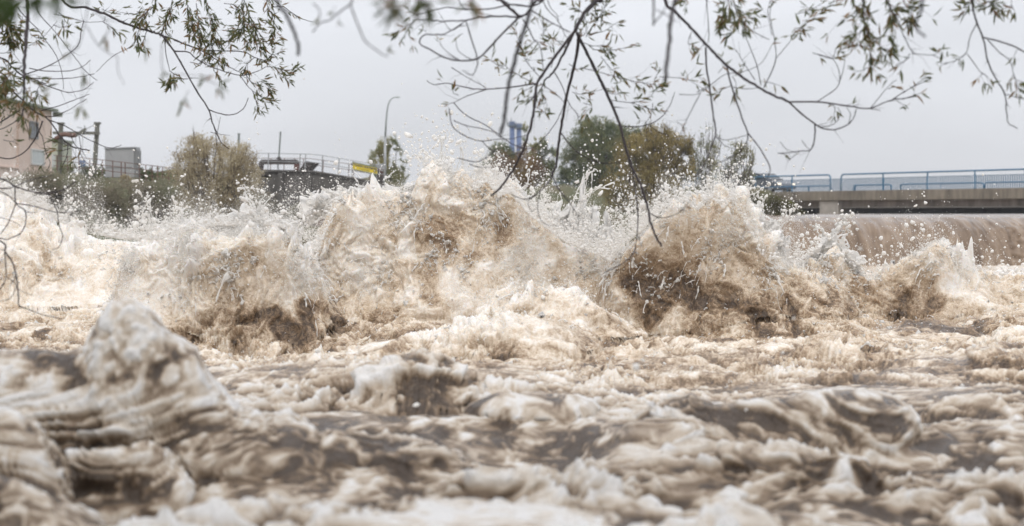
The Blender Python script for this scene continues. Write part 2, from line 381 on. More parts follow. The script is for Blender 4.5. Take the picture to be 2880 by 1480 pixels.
def build_drops():
    big, small = [], []
    def put(pr):
        p, r = pr; k = r > .0085
        big.append((p[k], r[k])); small.append((p[~k], r[~k]))
    # (count, columns, mean height, depth, median radius in photo px)
    for a in ((9000, -150, 520, 60, 16, 29, .82, .68, 6), (6000, 400, 960, 42, 17, 25, .82, .68, 7), (900, 0, 950, 110, 16, 27, 1.5, .55, 8), (120, 100, 950, 60, 16, 22, 3.6, .35, 9),
              (11000, 1330, 1750, 36, 20, 27, .92, .68, 7), (10000, 1520, 1850, 44, 20, 28, .92, .68, 8), (3000, 1330, 2250, 100, 19, 27, 1.3, .5, 6), (150, 1330, 2250, 60, 19, 25, 3.6, .35, 8),
              (3500, 1800, 2300, 34, 19, 25, .92, .68, 7), (700, 2150, 2950, 40, 20, 28, 1.25, .55, 7), (220, 2100, 2950, 110, 20, 28, .92, .68, 6), (60, 2150, 2900, 60, 20, 25, 3.4, .35, 7),
              (350, 1120, 1420, 36, 22, 26, .92, .68, 7)):
        put(cloud(*a, clump=50))
    n = 260
    px = rng.normal(1225, 60, n); py = 470 - rng.gamma(2.2, 28, n); Y = rng.uniform(22, 26, n); r = np.exp(rng.normal(.8, .5, n))
    put((pix(px, py, Y), r / F * Y))
    # finest spray
    for (m_, a0, a1, up) in ((120000, -150, 900, 60), (9000, 900, 1450, 20), (85000, 1300, 2250, 48), (1500, 2100, 2950, 40)):
        put(cloud(m_, a0, a1, up, 18, 28, .42, .35, 1.2, clump=40))
    # close, out of focus
    n = 60
    px = rng.uniform(0, 2880, n); py = rng.uniform(640, 1250, n); Y = rng.uniform(9, 14, n); r = np.exp(rng.normal(1.0, .5, n))
    put((pix(px, py, Y), r / F * Y))
    # drops hugging the broken water
    p, nn, hi, Yg, fm = RIVER
    w = (sstep(.15, .8, hi) * 1.0 + .05) * sstep(11, 15, Yg) * (1 - .8 * sstep(29, 36, Yg))
    w = w * np.clip(.5 + .7 * sn(p[..., 0], p[..., 1], p[..., 2], .9, 41), .05, 2)
    w = w * sstep(.25, .75, fm)
    w = w.ravel() / w.sum(); n = 110000
    i = rng.choice(w.size, n, p=w)
    off = rng.exponential(.05, n) * np.where(rng.random(n) < .2, 3, 1)
    q = p.reshape(-1, 3)[i] + nn.reshape(-1, 3)[i] * off[:, None] + rng.normal(0, .02, (n, 3)); q[:, 2] += off * .3
    r = np.minimum(np.exp(rng.normal(math.log(.0040), .42, n)), .017)
    put((q, r))
    parts = [scatter(np.concatenate([a for a, _ in big]), np.concatenate([b for _, b in big]), _ico(2), .55),
             scatter(np.concatenate([a for a, _ in small]), np.concatenate([b for _, b in small]), OCT, .6)]
    V, Fc = join(parts)
    print('drops', len(V), len(Fc))
    o = link('water_drops', fastmesh('water_drops', V, tris=Fc), drop_material())
    tag(o, 'white water drops flung into the air above the breaking brown waves', 'spray', kind='stuff')

def drop_material(name='airborne_water', rough=False):
    m, nt, b = nodes_of(name)
    if rough: bump(nt, b, noise(nt, 32, 5, .7, coords(nt), .6), .7, .02)
    b.inputs['Base Color'].default_value = (.94, .93, .91, 1); b.inputs['Roughness'].default_value = .08
    b.inputs['IOR'].default_value = 1.33
    t = nt.nodes.new('ShaderNodeBsdfTranslucent'); t.inputs[0].default_value = (.94, .925, .90, 1)
    mx = nt.nodes.new('ShaderNodeMixShader'); mx.inputs[0].default_value = .5
    nt.links.new(b.outputs[0], mx.inputs[1]); nt.links.new(t.outputs[0], mx.inputs[2]); nt.links.new(mx.outputs[0], nt.nodes['Material Output'].inputs[0])
    return m

# torn sheets along a crest: depth, rows of (column, foot row, top row), sideways throw
SHEETS = [
 (24.0, [(862, 600, 590), (900, 580, 535), (950, 550, 515), (1000, 545, 518), (1040, 540, 514), (1075, 535, 505), (1110, 530, 505), (1130, 530, 512)], -1.),
 (24.0, [(1140, 530, 512), (1175, 520, 500), (1195, 510, 445), (1215, 500, 425), (1250, 500, 440), (1280, 505, 470), (1300, 510, 455), (1330, 515, 480), (1350, 515, 440), (1385, 520, 450), (1410, 530, 500)], .2),
 (24.2, [(1400, 540, 500), (1440, 550, 490), (1480, 590, 535), (1530, 630, 570), (1580, 650, 540), (1630, 670, 500), (1680, 690, 560), (1740, 720, 660)], .8),
 (22.3, [(1780, 690, 650), (1830, 650, 585), (1880, 610, 545), (1915, 580, 525), (1950, 570, 530), (1990, 565, 540), (2030, 570, 530), (2070, 580, 520), (2095, 590, 540), (2120, 620, 560), (2150, 660, 570), (2180, 700, 610), (2210, 720, 660)], .8),
 (24.6, [(2240, 740, 720), (2280, 720, 680), (2310, 700, 640), (2340, 690, 630), (2365, 700, 645), (2390, 720, 690), (2420, 740, 715)], .6),
 (21.0, [(440, 665, 640), (470, 650, 625), (500, 645, 615), (560, 635, 605), (610, 630, 600), (660, 620, 590), (700, 615, 560), (735, 620, 585), (790, 630, 600), (850, 650, 620)], -.1),
]
JETS = [  # depth, root, tip, root radius, (photo px), beads
 (24, (905, 560), (862, 540), 6), (24, (900, 575), (868, 572), 6), (24, (905, 590), (880, 612), 6), (24, (1078, 505), (1108, 480), 4), (24, (1005, 510), (990, 488), 3),
 (24, (1200, 480), (1180, 430), 5), (24, (1245, 450), (1242, 395), 6), (24, (1300, 470), (1298, 412), 5), (24, (1385, 500), (1400, 470), 5), (24, (1470, 530), (1480, 490), 6), (24, (1440, 540), (1425, 510), 5),
 (23.6, (1600, 620), (1652, 480), 6), (23.6, (1620, 620), (1695, 520), 5), (23.8, (1560, 610), (1575, 540), 4),
 (22.3, (1905, 560), (1895, 540), 6), (22.3, (2050, 550), (2040, 512), 6), (22.3, (2080, 560), (2068, 515), 8), (22.3, (2085, 545), (2125, 530), 5), (22.3, (2150, 640), (2135, 565), 10), (22.3, (2120, 590), (2180, 620), 6), (22.3, (2165, 650), (2205, 600), 8), (22.3, (1965, 545), (1950, 515), 6), (22.3, (1985, 545), (2005, 520), 5),
 (24.4, (2310, 680), (2365, 625), 12), (24.4, (2320, 665), (2295, 640), 8), (24.4, (2350, 650), (2378, 628), 8),
 (20.9, (700, 610), (690, 555), 8), (20.9, (720, 600), (770, 545), 6), (20.9, (735, 600), (728, 570), 6), (20.9, (512, 630), (513, 590), 6), (20.9, (430, 655), (425, 560), 7), (20.9, (440, 640), (410, 600), 6), (20.9, (450, 640), (470, 610), 5),
]
def build_splash():
    parts = []
    for k, (Y, rows, throw) in enumerate(SHEETS):
        a = np.array(rows, float)
        for lay in range(3):
            w = a[-1, 0] - a[0, 0]; nu = int(w / 1.9); nv = 46
            u, v = np.meshgrid(np.linspace(a[0, 0], a[-1, 0], nu), np.linspace(0, 1, nv))
            foot = np.interp(u, a[:, 0], a[:, 1]) + 40; top = np.interp(u, a[:, 0], a[:, 2])
            s = 7.1 * k + 2.3 * lay
            sp = .5 - np.abs(sn(u * .01, u * 0 + s, u * 0, .55, 50 + lay)); sp2 = sn(u * .01, u * 0 + s, u * 0, .16, 60 + lay)
            frac = np.clip(.70 + .3 * sp + .13 * sp2 - .10 * lay, .12, 1.25)
            base = foot - 26; py = np.where(v < .35, foot + (base - foot) * v / .35, base + (top - base) * np.clip((v - .35) / .65, 0, 1) * frac)
            v = np.clip((v - .35) / .65, 0, 1)
            px = u + throw * v ** 1.6 * 22 + v * 9 * sn(u * .01, v * .6, u * 0 + s, .3, 70 + lay)
            y = Y + (lay - 1) * .22 - .25 * v + .10 * sn(u * .01, v * .8, u * 0 + s, .5, 72)
            y = y + .055 * sn(u * .01, py * .01, u * 0 + s, .34, 73) + .032 * sn(u * .01, py * .01, u * 0 + s, .15, 74) + .016 * sn(u * .01, py * .01, u * 0 + s, .07, 75)
            p = pix(px.ravel(), py.ravel(), y.ravel())
            # lace: holes grow towards the rim
            g = .75 * sn(u * .01, v * .55 + s, u * 0, .24, 80 + lay) + .5 * sn(u * .01, v * .4 + s, u * 0, .10, 83) - .35
            keep = (g < 1.05 - 1.05 * v ** 1.3)
            i = np.arange(nu * nv).reshape(nv, nu)
            ok = keep[:-1, :-1] & keep[1:, 1:]
            q = np.stack([i[:-1, :-1], i[:-1, 1:], i[1:, 1:], i[1:, :-1]], 2)[ok]
            parts.append((p, np.concatenate([q[:, [0, 1, 2]], q[:, [0, 2, 3]]])))
    n = 8
    ang = np.linspace(0, 2 * np.pi, n, endpoint=False)
    for (Y, a, b, r0) in JETS:
        for rep in range(3):
            jr = 0 if rep == 0 else 1
            A = np.array(a) + jr * rng.normal(0, 9, 2); B = np.array(b) + jr * rng.normal(0, 16, 2)
            m = 22; t = np.linspace(0, 1, m); L = np.linalg.norm(B - A)
            side = np.array([-(B - A)[1], (B - A)[0]]) / (L + 1e-6)
            bend = rng.normal(0, .12) * L
            c = A + (B - A) * t[:, None] + side * (np.sin(t * np.pi) * bend + rng.normal(0, 1.0, m))[:, None]
            rr = r0 * (1 - .3 * rep) * (1.5 - 1.2 * t) * np.exp(rng.normal(0, .3, m)) * .42
            rr[-4:] = r0 * np.array([.35, .6, .7, .3]) * (1 - .25 * rep); rr[0] *= 1.6
            y = np.full(m, Y) + rng.normal(0, .12) - .15 * t
            C = pix(c[:, 0], c[:, 1], y); rw = rr / F * Y
            T = np.gradient(C, axis=0); T /= np.linalg.norm(T, axis=1, keepdims=True)
            ref = np.array([0, 1, 0.]); U = np.cross(T, ref); U /= np.linalg.norm(U, axis=1, keepdims=True); W = np.cross(T, U)
            v = C[:, None] + rw[:, None, None] * (np.cos(ang)[None, :, None] * U[:, None] + np.sin(ang)[None, :, None] * W[:, None])
            i = np.arange(m * n).reshape(m, n); j = np.roll(i, -1, 1)
            f = np.concatenate([np.stack([i[:-1], j[:-1], j[1:]], 2).reshape(-1, 3), np.stack([i[:-1], j[1:], i[1:]], 2).reshape(-1, 3)])
            parts.append((v.reshape(-1, 3), f))
            # beads that broke off past the tip
            nb = rng.integers(5, 14); d = (B - A) / (L + 1e-6)
            bp = B + d * rng.exponential(20, (nb, 1)) + rng.normal(0, 8, (nb, 2)); br = r0 * rng.uniform(.08, .5, nb)
            parts.append(scatter(pix(bp[:, 0], bp[:, 1], np.full(nb, Y)), br / F * Y, _ico(2), .3))
    V, Fc = join(parts)
    o = link('water_splash', fastmesh('water_splash', V, tris=Fc), drop_material('splash_water', True))
    tag(o, 'torn white sheets and fingers of water leaping off the wave crests', 'splash', kind='stuff')
def build_ligaments():
    """threads of water torn off the faces of the waves, each flying its own short arc"""
    p, nn, hi, Yg, fm = RIVER
    P3, N3 = p.reshape(-1, 3), nn.reshape(-1, 3)
    up = sstep(.25, .9, hi) * sstep(14, 17, Yg) * (1 - .7 * sstep(27, 31, Yg))
    lat = np.clip(.45 + .8 * sn(p[..., 0], p[..., 1], p[..., 2], .8, 44), .03, 2)
    up = up * (.12 + sstep(.85, .5, fm))
    w = (up * lat + .03 * sstep(13, 15, Yg) * sstep(27, 22, Yg)).ravel(); w = w / w.sum(); n = 8500; m = 8; k = 4
    i = rng.choice(w.size, n, p=w); o = P3[i]; N = N3[i]
    V = np.stack([sn(o[:, 0], o[:, 1], o[:, 2], .7, 52), sn(o[:, 0], o[:, 1], o[:, 2], .7, 53) * .5 - .2, sn(o[:, 0], o[:, 1], o[:, 2], .7, 54) * .6 + .75], 1)
    V = V * 1.0 + N * .55 + rng.normal(0, .55, (n, 3)); V /= np.linalg.norm(V, axis=1, keepdims=True)
    L = np.minimum(rng.gamma(1.5, .036, n) + .015, .24); V = V * (1.2 + 3 * L)[:, None]
    t = np.linspace(0, 1, m)[None, :, None] * (L / (1.2 + 3 * L))[:, None, None]
    t = t + np.where(rng.random(n) < .35, rng.exponential(.05, n), 0)[:, None, None]
    C = o[:, None] + V[:, None] * t + np.array([0, 0, -4.9]) * t ** 2 * 2.2
    wig = rng.normal(0, 1, (n, m, 3)); wig = np.cumsum(wig, 1); C = C + wig * (L * .07)[:, None, None]
    r = np.exp(rng.normal(math.log(.0056), .5, n)); r = np.minimum(r, .017)[:, None] * np.exp(rng.normal(0, .55, (n, m))) * np.linspace(1.25, .55, m)[None]
    r[:, -2] *= 1.8; r[:, -1] *= .4; r[:, 0] *= .7
    T = np.gradient(C, axis=1); T /= np.linalg.norm(T, axis=2, keepdims=True) + 1e-9
    U = np.cross(T, np.array([.2, 1, .1])); U /= np.linalg.norm(U, axis=2, keepdims=True) + 1e-9; W = np.cross(T, U)
    a = np.arange(k) * 2 * np.pi / k
    Q = C[:, :, None] + r[:, :, None, None] * (np.cos(a)[None, None, :, None] * U[:, :, None] + np.sin(a)[None, None, :, None] * W[:, :, None])
    idx = np.arange(n * m * k).reshape(n, m, k); j = np.roll(idx, -1, 2)
    f = np.concatenate([np.stack([idx[:, :-1], j[:, :-1], j[:, 1:]], 3).reshape(-1, 3), np.stack([idx[:, :-1], j[:, 1:], idx[:, 1:]], 3).reshape(-1, 3)])
    ob = link('water_threads', fastmesh('water_threads', Q.reshape(-1, 3), tris=f), MATS['airborne_water'])
    tag(ob, 'thin pale threads of water torn off the faces of the brown waves', 'spray', kind='stuff')
build_drops(); build_splash(); build_ligaments()
# ------------------------------------------------------------------ materials of the place
mat('concrete', (.30, .275, .24), .85, .30, 1.6, bumpy=.35)
mat('old_concrete', (.105, .098, .092), .9, .35, 1.3, bumpy=.5)
mat('pier_concrete', (.40, .37, .33), .85, .18, 2.5, bumpy=.3)
mat('girder_concrete', (.24, .205, .175), .85, .45, 1.5, bumpy=.3, stretch=(1, 1, .3))
mat('stain_concrete', (.195, .168, .13), .9, .5, 1.2, bumpy=.35, stretch=(2.2, 2.2, .35))
mat('pink_render', (.79, .65, .565), .9, .07, .8, bumpy=.15)
mat('pink_render_dark', (.70, .56, .48), .9, .08, .8, bumpy=.15)
mat('trim_green', (.22, .25, .19), .7, .2, 3)
mat('window_frame', (.62, .62, .60), .5, .1, 3)
mat('dark_glass', (.055, .065, .075), .12, .3, 1, bumpy=0)
mat('pale_glass', (.52, .56, .55), .25, .08, 1, bumpy=0)
mat('grey_wood', (.15, .15, .125), .9, .3, 3, stretch=(3, 3, .4))
mat('rust_steel', (.14, .075, .055), .75, .4, 6)
mat('dark_steel', (.050, .042, .040), .7, .35, 5)
mat('red_paint', (.10, .035, .03), .6, .3, 5)
mat('grey_sheet', (.33, .335, .34), .5, .08, 2, bumpy=.05)
mat('grey_sheet_dark', (.20, .205, .205), .5, .1, 2, bumpy=.05)
mat('galvanised', (.34, .35, .36), .45, .15, 4, metal=.4)
mat('lamp_pole', (.24, .27, .26), .5, .15, 4, metal=.3)
mat('blue_rail', (.025, .135, .25), .45, .15, 5, bumpy=.05)
mat('pale_rail', (.05, .13, .21), .5, .1, 5, bumpy=.05)
mat('tower_blue', (.07, .12, .26), .6, .12, 1)
mat('tower_grey', (.09, .13, .17), .6, .2, 2)
mat('sign_yellow', (.72, .55, .03), .45, .06, 3, bumpy=0)
mat('sign_ink', (.02, .035, .08), .6, .1, 5, bumpy=0)
mat('asphalt', (.055, .055, .057), .9, .2, 3)
mat('car_paint', (.10, .115, .135), .3, .05, 2, metal=.3, bumpy=0)
mat('car_glass', (.03, .04, .05), .08, .1, 2, bumpy=0)
mat('tyre', (.02, .02, .02), .9, .1, 5)
mat('rim', (.45, .46, .48), .35, .1, 5, metal=.7, bumpy=0)
mat('barrel_blue', (.10, .17, .30), .5, .15, 3)
def emit(name, c, s):
    m, nt, b = nodes_of(name); b.inputs['Base Color'].default_value = (*c, 1)
    b.inputs['Emission Color'].default_value = (*c, 1); b.inputs['Emission Strength'].default_value = s
emit('headlight_lit', (1, .85, .65), 1.0)
def ground_mat():
    m, nt, b = nodes_of('ground')
    v = coords(nt)
    f = noise(nt, .45, 8, .65, v, .3)
    nt.links.new(ramp(nt, f, [(.3, (.085, .062, .042)), (.45, (.12, .105, .055)), (.58, (.075, .085, .035)), (.75, (.15, .125, .08))]), b.inputs['Base Color'])
    b.inputs['Roughness'].default_value = .95; bump(nt, b, noise(nt, 6, 6, .7, v), .8, .15)
ground_mat()

# ------------------------------------------------------------------ terrain, one sheet out to the horizon
def chan_x(Y): return 8.4 + (Y - 45) * .19           # left edge of the river above the weir
def ground_z(X, Y):
    land = 1.0 + 1.85 * sstep(47, 84, Y)
    left = sstep(-4, -9, X)
    land = land * (1 - left) + left * (.9 + 2.4 * sstep(60.5, 66, Y))
    land = land * sstep(43, 48.5, Y) - 1.6 * (1 - sstep(43, 48.5, Y))
    mound = .9 * np.exp(-((X - 9.2) / 2.0) ** 2 - ((Y - 52) / 4.0) ** 2)
    land = land + mound
    d = X - chan_x(Y); inch = sstep(-.6, .6, d) * sstep(43, 46, Y) * sstep(175, 165, Y) * sstep(0, 3, 60 - d)
    z = land * (1 - inch) + (-1.2) * inch
    bank = sstep(4.2, 1.5, Y)
    return z * (1 - bank) + .25 * bank + .4 * sstep(-2, -8, Y)
def build_ground():
    xs = np.unique(np.concatenate([np.linspace(-3000, -80, 14), np.linspace(-80, 80, 220), np.linspace(80, 3000, 14)]))
    ys = np.unique(np.concatenate([np.linspace(-400, -20, 6), np.linspace(-20, 40, 30), np.linspace(40, 100, 150), np.linspace(100, 200, 40), np.linspace(200, 3500, 16)]))
    X, Y = np.meshgrid(xs, ys); Z = ground_z(X, Y)
    k = (np.abs(X) < 82) & (Y < 205) & (Y > 42)
    Z = Z + np.where(k, .16 * sn(X, Y, X * 0, 5, 90) + .07 * sn(X, Y, X * 0, 1.6, 91), 0)
    i = np.arange(X.size).reshape(X.shape)
    q = np.stack([i[:-1, :-1], i[:-1, 1:], i[1:, 1:], i[1:, :-1]], 2).reshape(-1, 4)
    tag(link('ground', fastmesh('ground', np.stack([X, Y, Z], 2).reshape(-1, 3), quads=q), MATS['ground']), kind='structure')
build_ground()

# ------------------------------------------------------------------ weir
def weir_material():
    m, nt, b = nodes_of('weir_water'); L = nt.links.new
    v = coords(nt, (1.5, .25, .22)); f = noise(nt, 1.7, 7, .66, v, .9)
    L(ramp(nt, f, [(.32, (.11, .074, .048)), (.5, (.20, .143, .098)), (.66, (.285, .218, .16))]), b.inputs['Base Color'])
    b.inputs['Roughness'].default_value = .16; b.inputs['IOR'].default_value = 1.33
    v2 = coords(nt, (3.2, .4, .35)); bump(nt, b, noise(nt, 2.4, 4, .55, v2, .5), .45, .08)
    return m
def build_weir():
    W = weir_material()
    x = np.linspace(8.0, 26, 420); s = np.linspace(0, 1, 200)
    S, X = np.meshgrid(s, x, indexing='ij')
    # section: long flat approach, rounded crest, steep glide
    prof_y = np.interp(s, [0, .12, .3, .4, .5, .6, .7, .8, .9, 1], [56, 50, 47.2, 46.35, 45.7, 45.2, 44.82, 44.52, 44.28, 44.0])
    prof_z = np.interp(s, [0, .12, .3, .4, .5, .6, .7, .8, .9, 1], [1.535, 1.535, 1.525, 1.46, 1.31, 1.08, .79, .46, .1, -.35])
    k = np.ones(9) / 9
    prof_y = np.concatenate([prof_y[:4], np.convolve(prof_y, k, 'same')[4:-4], prof_y[-4:]]); prof_z = np.concatenate([prof_z[:4], np.convolve(prof_z, k, 'same')[4:-4], prof_z[-4:]])
    Yv = np.repeat(prof_y[:, None], len(x), 1); Zv = np.repeat(prof_z[:, None], len(x), 1)
    skew = .22 * (S - .3).clip(0) * 1.0
    fall = sstep(.3, .6, S)
    st = sn(X - skew * 3, S * .5, X * 0, .55, 95) * .05 + sn(X - skew * 3, S * .7, X * 0, .2, 96) * .018
    rough = sstep(15.2, 16.4, X) * sstep(.45, .8, S)
    st = st * fall + rough * (.10 * np.abs(sn(X, Yv, Zv, .5, 97)) + .05 * sn(X, Yv, Zv, .22, 98))
    p = np.stack([X, Yv - st, Zv + .012 * sn(X, Yv, X * 0, .8, 99) + st * .5], 2)
    i = np.arange(S.size).reshape(S.shape)
    q = np.stack([i[:-1, :-1], i[1:, :-1], i[1:, 1:], i[:-1, 1:]], 2).reshape(-1, 4)
    tag(link('weir_water', fastmesh('weir_water', p.reshape(-1, 3), quads=q), W), kind='structure')
    b = MB(); n = 40
    pts = [(chan_x(y), y) for y in np.linspace(56, 172, n)]
    vs = [(a - 1.2, y, 1.535) for a, y in pts] + [(a + 62, y, 1.535) for a, y in pts]
    b.add(vs, [(k, n + k, n + k + 1, k + 1) for k in range(n - 1)])
    m, nt, bb = nodes_of('upstream_water'); bb.inputs['Base Color'].default_value = (.24, .175, .125, 1); bb.inputs['Roughness'].default_value = .15; bb.inputs['IOR'].default_value = 1.33
    bump(nt, bb, noise(nt, 1.5, 4, .6, coords(nt)), .25, .05)
    tag(b.build('upstream_water', m, normals=False), kind='structure')
    wall = MB(); wall.box((26.4, 46, .5), (.8, 6, 2.6)); o = wall.build('weir_wall', MATS['old_concrete'], bevel=.05)
    tag(o, 'plain concrete side wall closing the weir on the far bank', 'wall')
build_weir()

# ------------------------------------------------------------------ road bridge
KB = -.7125
def BY(px): return (28.1 - KB * 78) / ((px - HX) / F - KB)
def Bp(px, z, off=0.0):
    """point on the near edge of the bridge under column px; off = metres across the deck"""
    Y = BY(px); X = 28.1 + KB * (Y - 78)
    n = Vector((-BD.y, BD.x, 0));  n = n if n.y > 0 else -n
    return Vector((X, Y, z)) + n * off
BD = Vector((KB, 1, 0)).normalized() * -1          # runs towards the right of the picture
BANG = math.atan2(BD.y, BD.x)
ZD = 3.0
def build_bridge():
    root = empty('road_bridge', Bp(2355, 1.4, 3), 'long low concrete road bridge with a weathered fascia beam and a pale pier', 'bridge')
    a, b = Bp(2050, 0), Bp(3200, 0); n = Vector((-BD.y, BD.x, 0)); n = n if n.y > 0 else -n
    def slab(name, m, z0, z1, o0, o1, p0=a, p1=b, bevel=.03):
        q = MB(); q.prism([p0 + n * o0 + Vector((0, 0, z0)), p1 + n * o0 + Vector((0, 0, z0)), p1 + n * o1 + Vector((0, 0, z0)), p0 + n * o1 + Vector((0, 0, z0))], (0, 0, z1 - z0))
        return q.build(name, MATS[m], root, bevel=bevel)
    slab('fascia_beam', 'stain_concrete', 2.40, 3.0, 0, .45)
    slab('deck', 'asphalt', 2.55, 2.93, .453, 6.6)
    slab('far_beam', 'stain_concrete', 2.40, 2.97, 6.603, 7.0)
    for k, o in enumerate((.55, 2.3, 4.0, 5.7)):
        slab('girder', 'girder_concrete', 1.98, 2.547, o, o + .6)
    slab('far_girder', 'old_concrete', 1.56, 2.395, 6.61, 6.95)
    lip = slab('girder_flange', 'pier_concrete', 1.93, 1.977, .40, 1.2)
    for px in (2326, 2980):
        c = Bp(px, 0)
        q = MB(); q.box((c.x + n.x * .95, c.y + n.y * .95, 1.15), (1.55, 1.6, 2.46), rz=BANG)
        q.build('pier', MATS['pier_concrete'], root, bevel=.04)
    q = MB(); c = Bp(2080, 0); q.box((c.x + n.x * 3.5, c.y + n.y * 3.5, 1.2), (1.6, 6.6, 2.3), rz=BANG); q.build('abutment', MATS['old_concrete'], root, bevel=.04)
    # the road runs on over the bank
    q = MB(); p0, p1 = Bp(1200, 0), Bp(2049, 0)
    q.prism([p0 + n * 0 + Vector((0, 0, 2.2)), p1 + Vector((0, 0, 2.2)), p1 + n * 7 + Vector((0, 0, 2.2)), p0 + n * 7 + Vector((0, 0, 2.2))], (0, 0, .74))
    tag(q.build('road', MATS['asphalt']), kind='structure')
def rounded(p0, p1, up, r=.22, ends=(1, 1)):
    """inverted-U of pipe between two feet"""
    d = (p1 - p0).normalized(); U = Vector((0, 0, 1)); pts = []
    if ends[0]:
        pts.append(p0)
        for k in range(5):
            t = k / 4 * math.pi / 2; pts.append(p0 + U * (up - r) + d * r * (1 - math.cos(t)) + U * r * math.sin(t))
    else: pts.append(p0 + U * up)
    if ends[1]:
        for k in range(5):
            t = math.pi / 2 * (1 - k / 4); pts.append(p1 + U * (up - r) - d * r * (1 - math.cos(t)) + U * r * math.sin(t))
        pts.append(p1)
    else: pts.append(p1 + U * up)
    return pts
def near_rail(px0, px1, posts, ends, label):
    o = .12
    root = empty('pedestrian_railing', Bp((px0 + px1) / 2, ZD, o), label, 'railing', 'blue railings along the bridge')
    f = MB(); f.tube(rounded(Bp(px0, ZD, o), Bp(px1, ZD, o), 1.02, ends=ends), .05, 8); f.build('top_rail', MATS['blue_rail'], root, smooth=True)
    for px in posts:
        q = MB(); q.tube([Bp(px, ZD, o), Bp(px, ZD + .99, o)], .045, 8); q.box(Bp(px, ZD + .012, o), (.16, .16, .024)); q.build('post', MATS['blue_rail'], root)
def low_rail(px0, px1, legs, ends, label):
    o = 1.15
    root = empty('low_rail', Bp((px0 + px1) / 2, 2.93, o), label, 'rail', 'low blue pipe rails beside the road')
    f = MB(); f.tube(rounded(Bp(px0, 2.93, o), Bp(px1, 2.93, o), .42, r=.14, ends=ends), .04, 8); f.build('pipe', MATS['blue_rail'], root, smooth=True)
    for px in legs:
        q = MB(); q.tube([Bp(px, 2.93, o), Bp(px, 2.93 + .40, o)], .03, 8); q.build('leg', MATS['blue_rail'], root)
def build_rails():
    near_rail(1440, 2332, [1530, 1640, 1760, 1865, 1950, 2024, 2121, 2224], (1, 1), 'long blue pipe railing running behind the shrubs to the gap above the pier')
    near_rail(2362, 3250, [2480, 2605, 2738, 2879, 3030], (1, 1), 'blue pipe railing right of the gap, carried past the edge of the picture')
    low_rail(2100, 2302, [2180, 2240], (1, 1), 'low blue rail beside the front of the grey car')
    low_rail(2366, 2472, [2370], (1, 1), 'short low blue rail with a rounded end, behind the first bay after the gap')
    low_rail(2497, 2730, [2610], (1, 1), 'low blue rail starting with a rounded corner in the middle of the bridge')
    low_rail(2734, 3200, [2852, 2980], (1, 1), 'low blue rail reaching out of the picture on the bridge')
    # far side: close pale balusters, a panel for every bay
    o = 6.85
    root = empty('baluster_railing', Bp(2400, 2.97, o), 'pale blue railing of close upright bars on the far side of the bridge', 'railing')
    a, b = Bp(1950, 2.97, o), Bp(3220, 2.97, o); L = (b - a).length; n = int(L / 2.4); d = (b - a) / n
    for k in range(n):
        p = a + d * k; q = MB()
        q.bar(p + Vector((0, 0, .12)) + d * .03, p + Vector((0, 0, .12)) + d * .97, .03); q.bar(p + Vector((0, 0, .98)) + d * .03, p + Vector((0, 0, .98)) + d * .97, .035)
        for j in range(1, 16):
            c = p + d * (j / 16); q.bar(c + Vector((0, 0, .136)), c + Vector((0, 0, .962)), .055)
        q.build('baluster_panel', MATS['pale_rail'], root)
        q = MB(); q.bar(p, p + Vector((0, 0, 1.0)), .05); q.build('post', MATS['pale_rail'], root)
build_bridge(); build_rails()

def build_car():
    px = 2045; c = Bp(px, 2.94, 3.6)
    root = empty('parked_car', c, 'blue-grey hatchback driving along the bridge with its headlight on', 'car'); root.name = 'estate_car'
    root.rotation_euler.z = BANG
    def part(name, mb, m, par=None, **k):
        o = mb.build(name, MATS[m], None, **k); o.parent = par or root; return o
    side = [(-2.1, .32), (-2.14, .62), (-2.08, .86), (-1.98, .93), (1.0, .93), (1.55, .86), (1.98, .70), (2.10, .55), (2.08, .32), (1.62, .26), (-1.55, .26)]
    q = MB(); q.prism([(x, -.84, z) for x, z in side], (0, 1.68, 0)); body = part('body', q, 'car_paint', bevel=.05, smooth=False)
    cab = [(-1.95, .93), (-1.78, 1.28), (-1.5, 1.43), (-.2, 1.46), (.25, 1.40), (1.05, .93)]
    q = MB(); q.prism([(x, -.70, z) for x, z in cab], (0, 1.40, 0)); part('cabin', q, 'car_paint', bevel=.05)
    for y in (-.705, .705):
        for w in ([(-1.72, .98), (-1.62, 1.26), (-1.42, 1.37), (-1.02, 1.39), (-1.02, .98)], [(-.96, .98), (-.96, 1.39), (-.28, 1.40), (-.28, .98)], [(-.22, .98), (-.22, 1.40), (.2, 1.34), (.86, .98)]):
            q = MB(); q.prism([(x, y - .008, z) for x, z in w], (0, .016, 0)); part('side_window', q, 'car_glass')
    q = MB(); q.prism([(.30, -.62, 1.40), (1.05, -.62, .955), (1.05, .62, .955), (.30, .62, 1.40)], (.02, 0, .02)); part('windscreen', q, 'car_glass')
    for x in (-1.3, 1.33):
        for y in (-.76, .76):
            q = MB(); q.tube([(x, y - .1, .31), (x, y + .1, .31)], .31, 22); t = part('wheel', q, 'tyre')
            q = MB(); q.tube([(x, y - .112, .31), (x, y + .112, .31)], .20, 18); part('rim', q, 'rim', t)
    for y in (-.66, .66):
        q = MB(); q.box((2.02, y, .66), (.14, .26, .10), ry=.25); part('headlight', q, 'headlight_lit', bevel=.03)
    for y in (-.68, .68):
        q = MB(); q.box((-2.10, y, .78), (.06, .2, .2)); part('tail_light', q, 'red_paint')
    q = MB(); q.box((2.10, 0, .40), (.1, 1.66, .16)); part('bumper', q, 'car_paint', bevel=.03)
    for y in (-.93, .93):
        q = MB(); q.box((.72, y, 1.0), (.12, .16, .11)); part('mirror', q, 'car_paint', bevel=.03)
    for x in (-.25,):
        q = MB(); q.box((x - .1, -.845, .80), (.2, .02, .035)); part('door_handle', q, 'rim')
build_car()

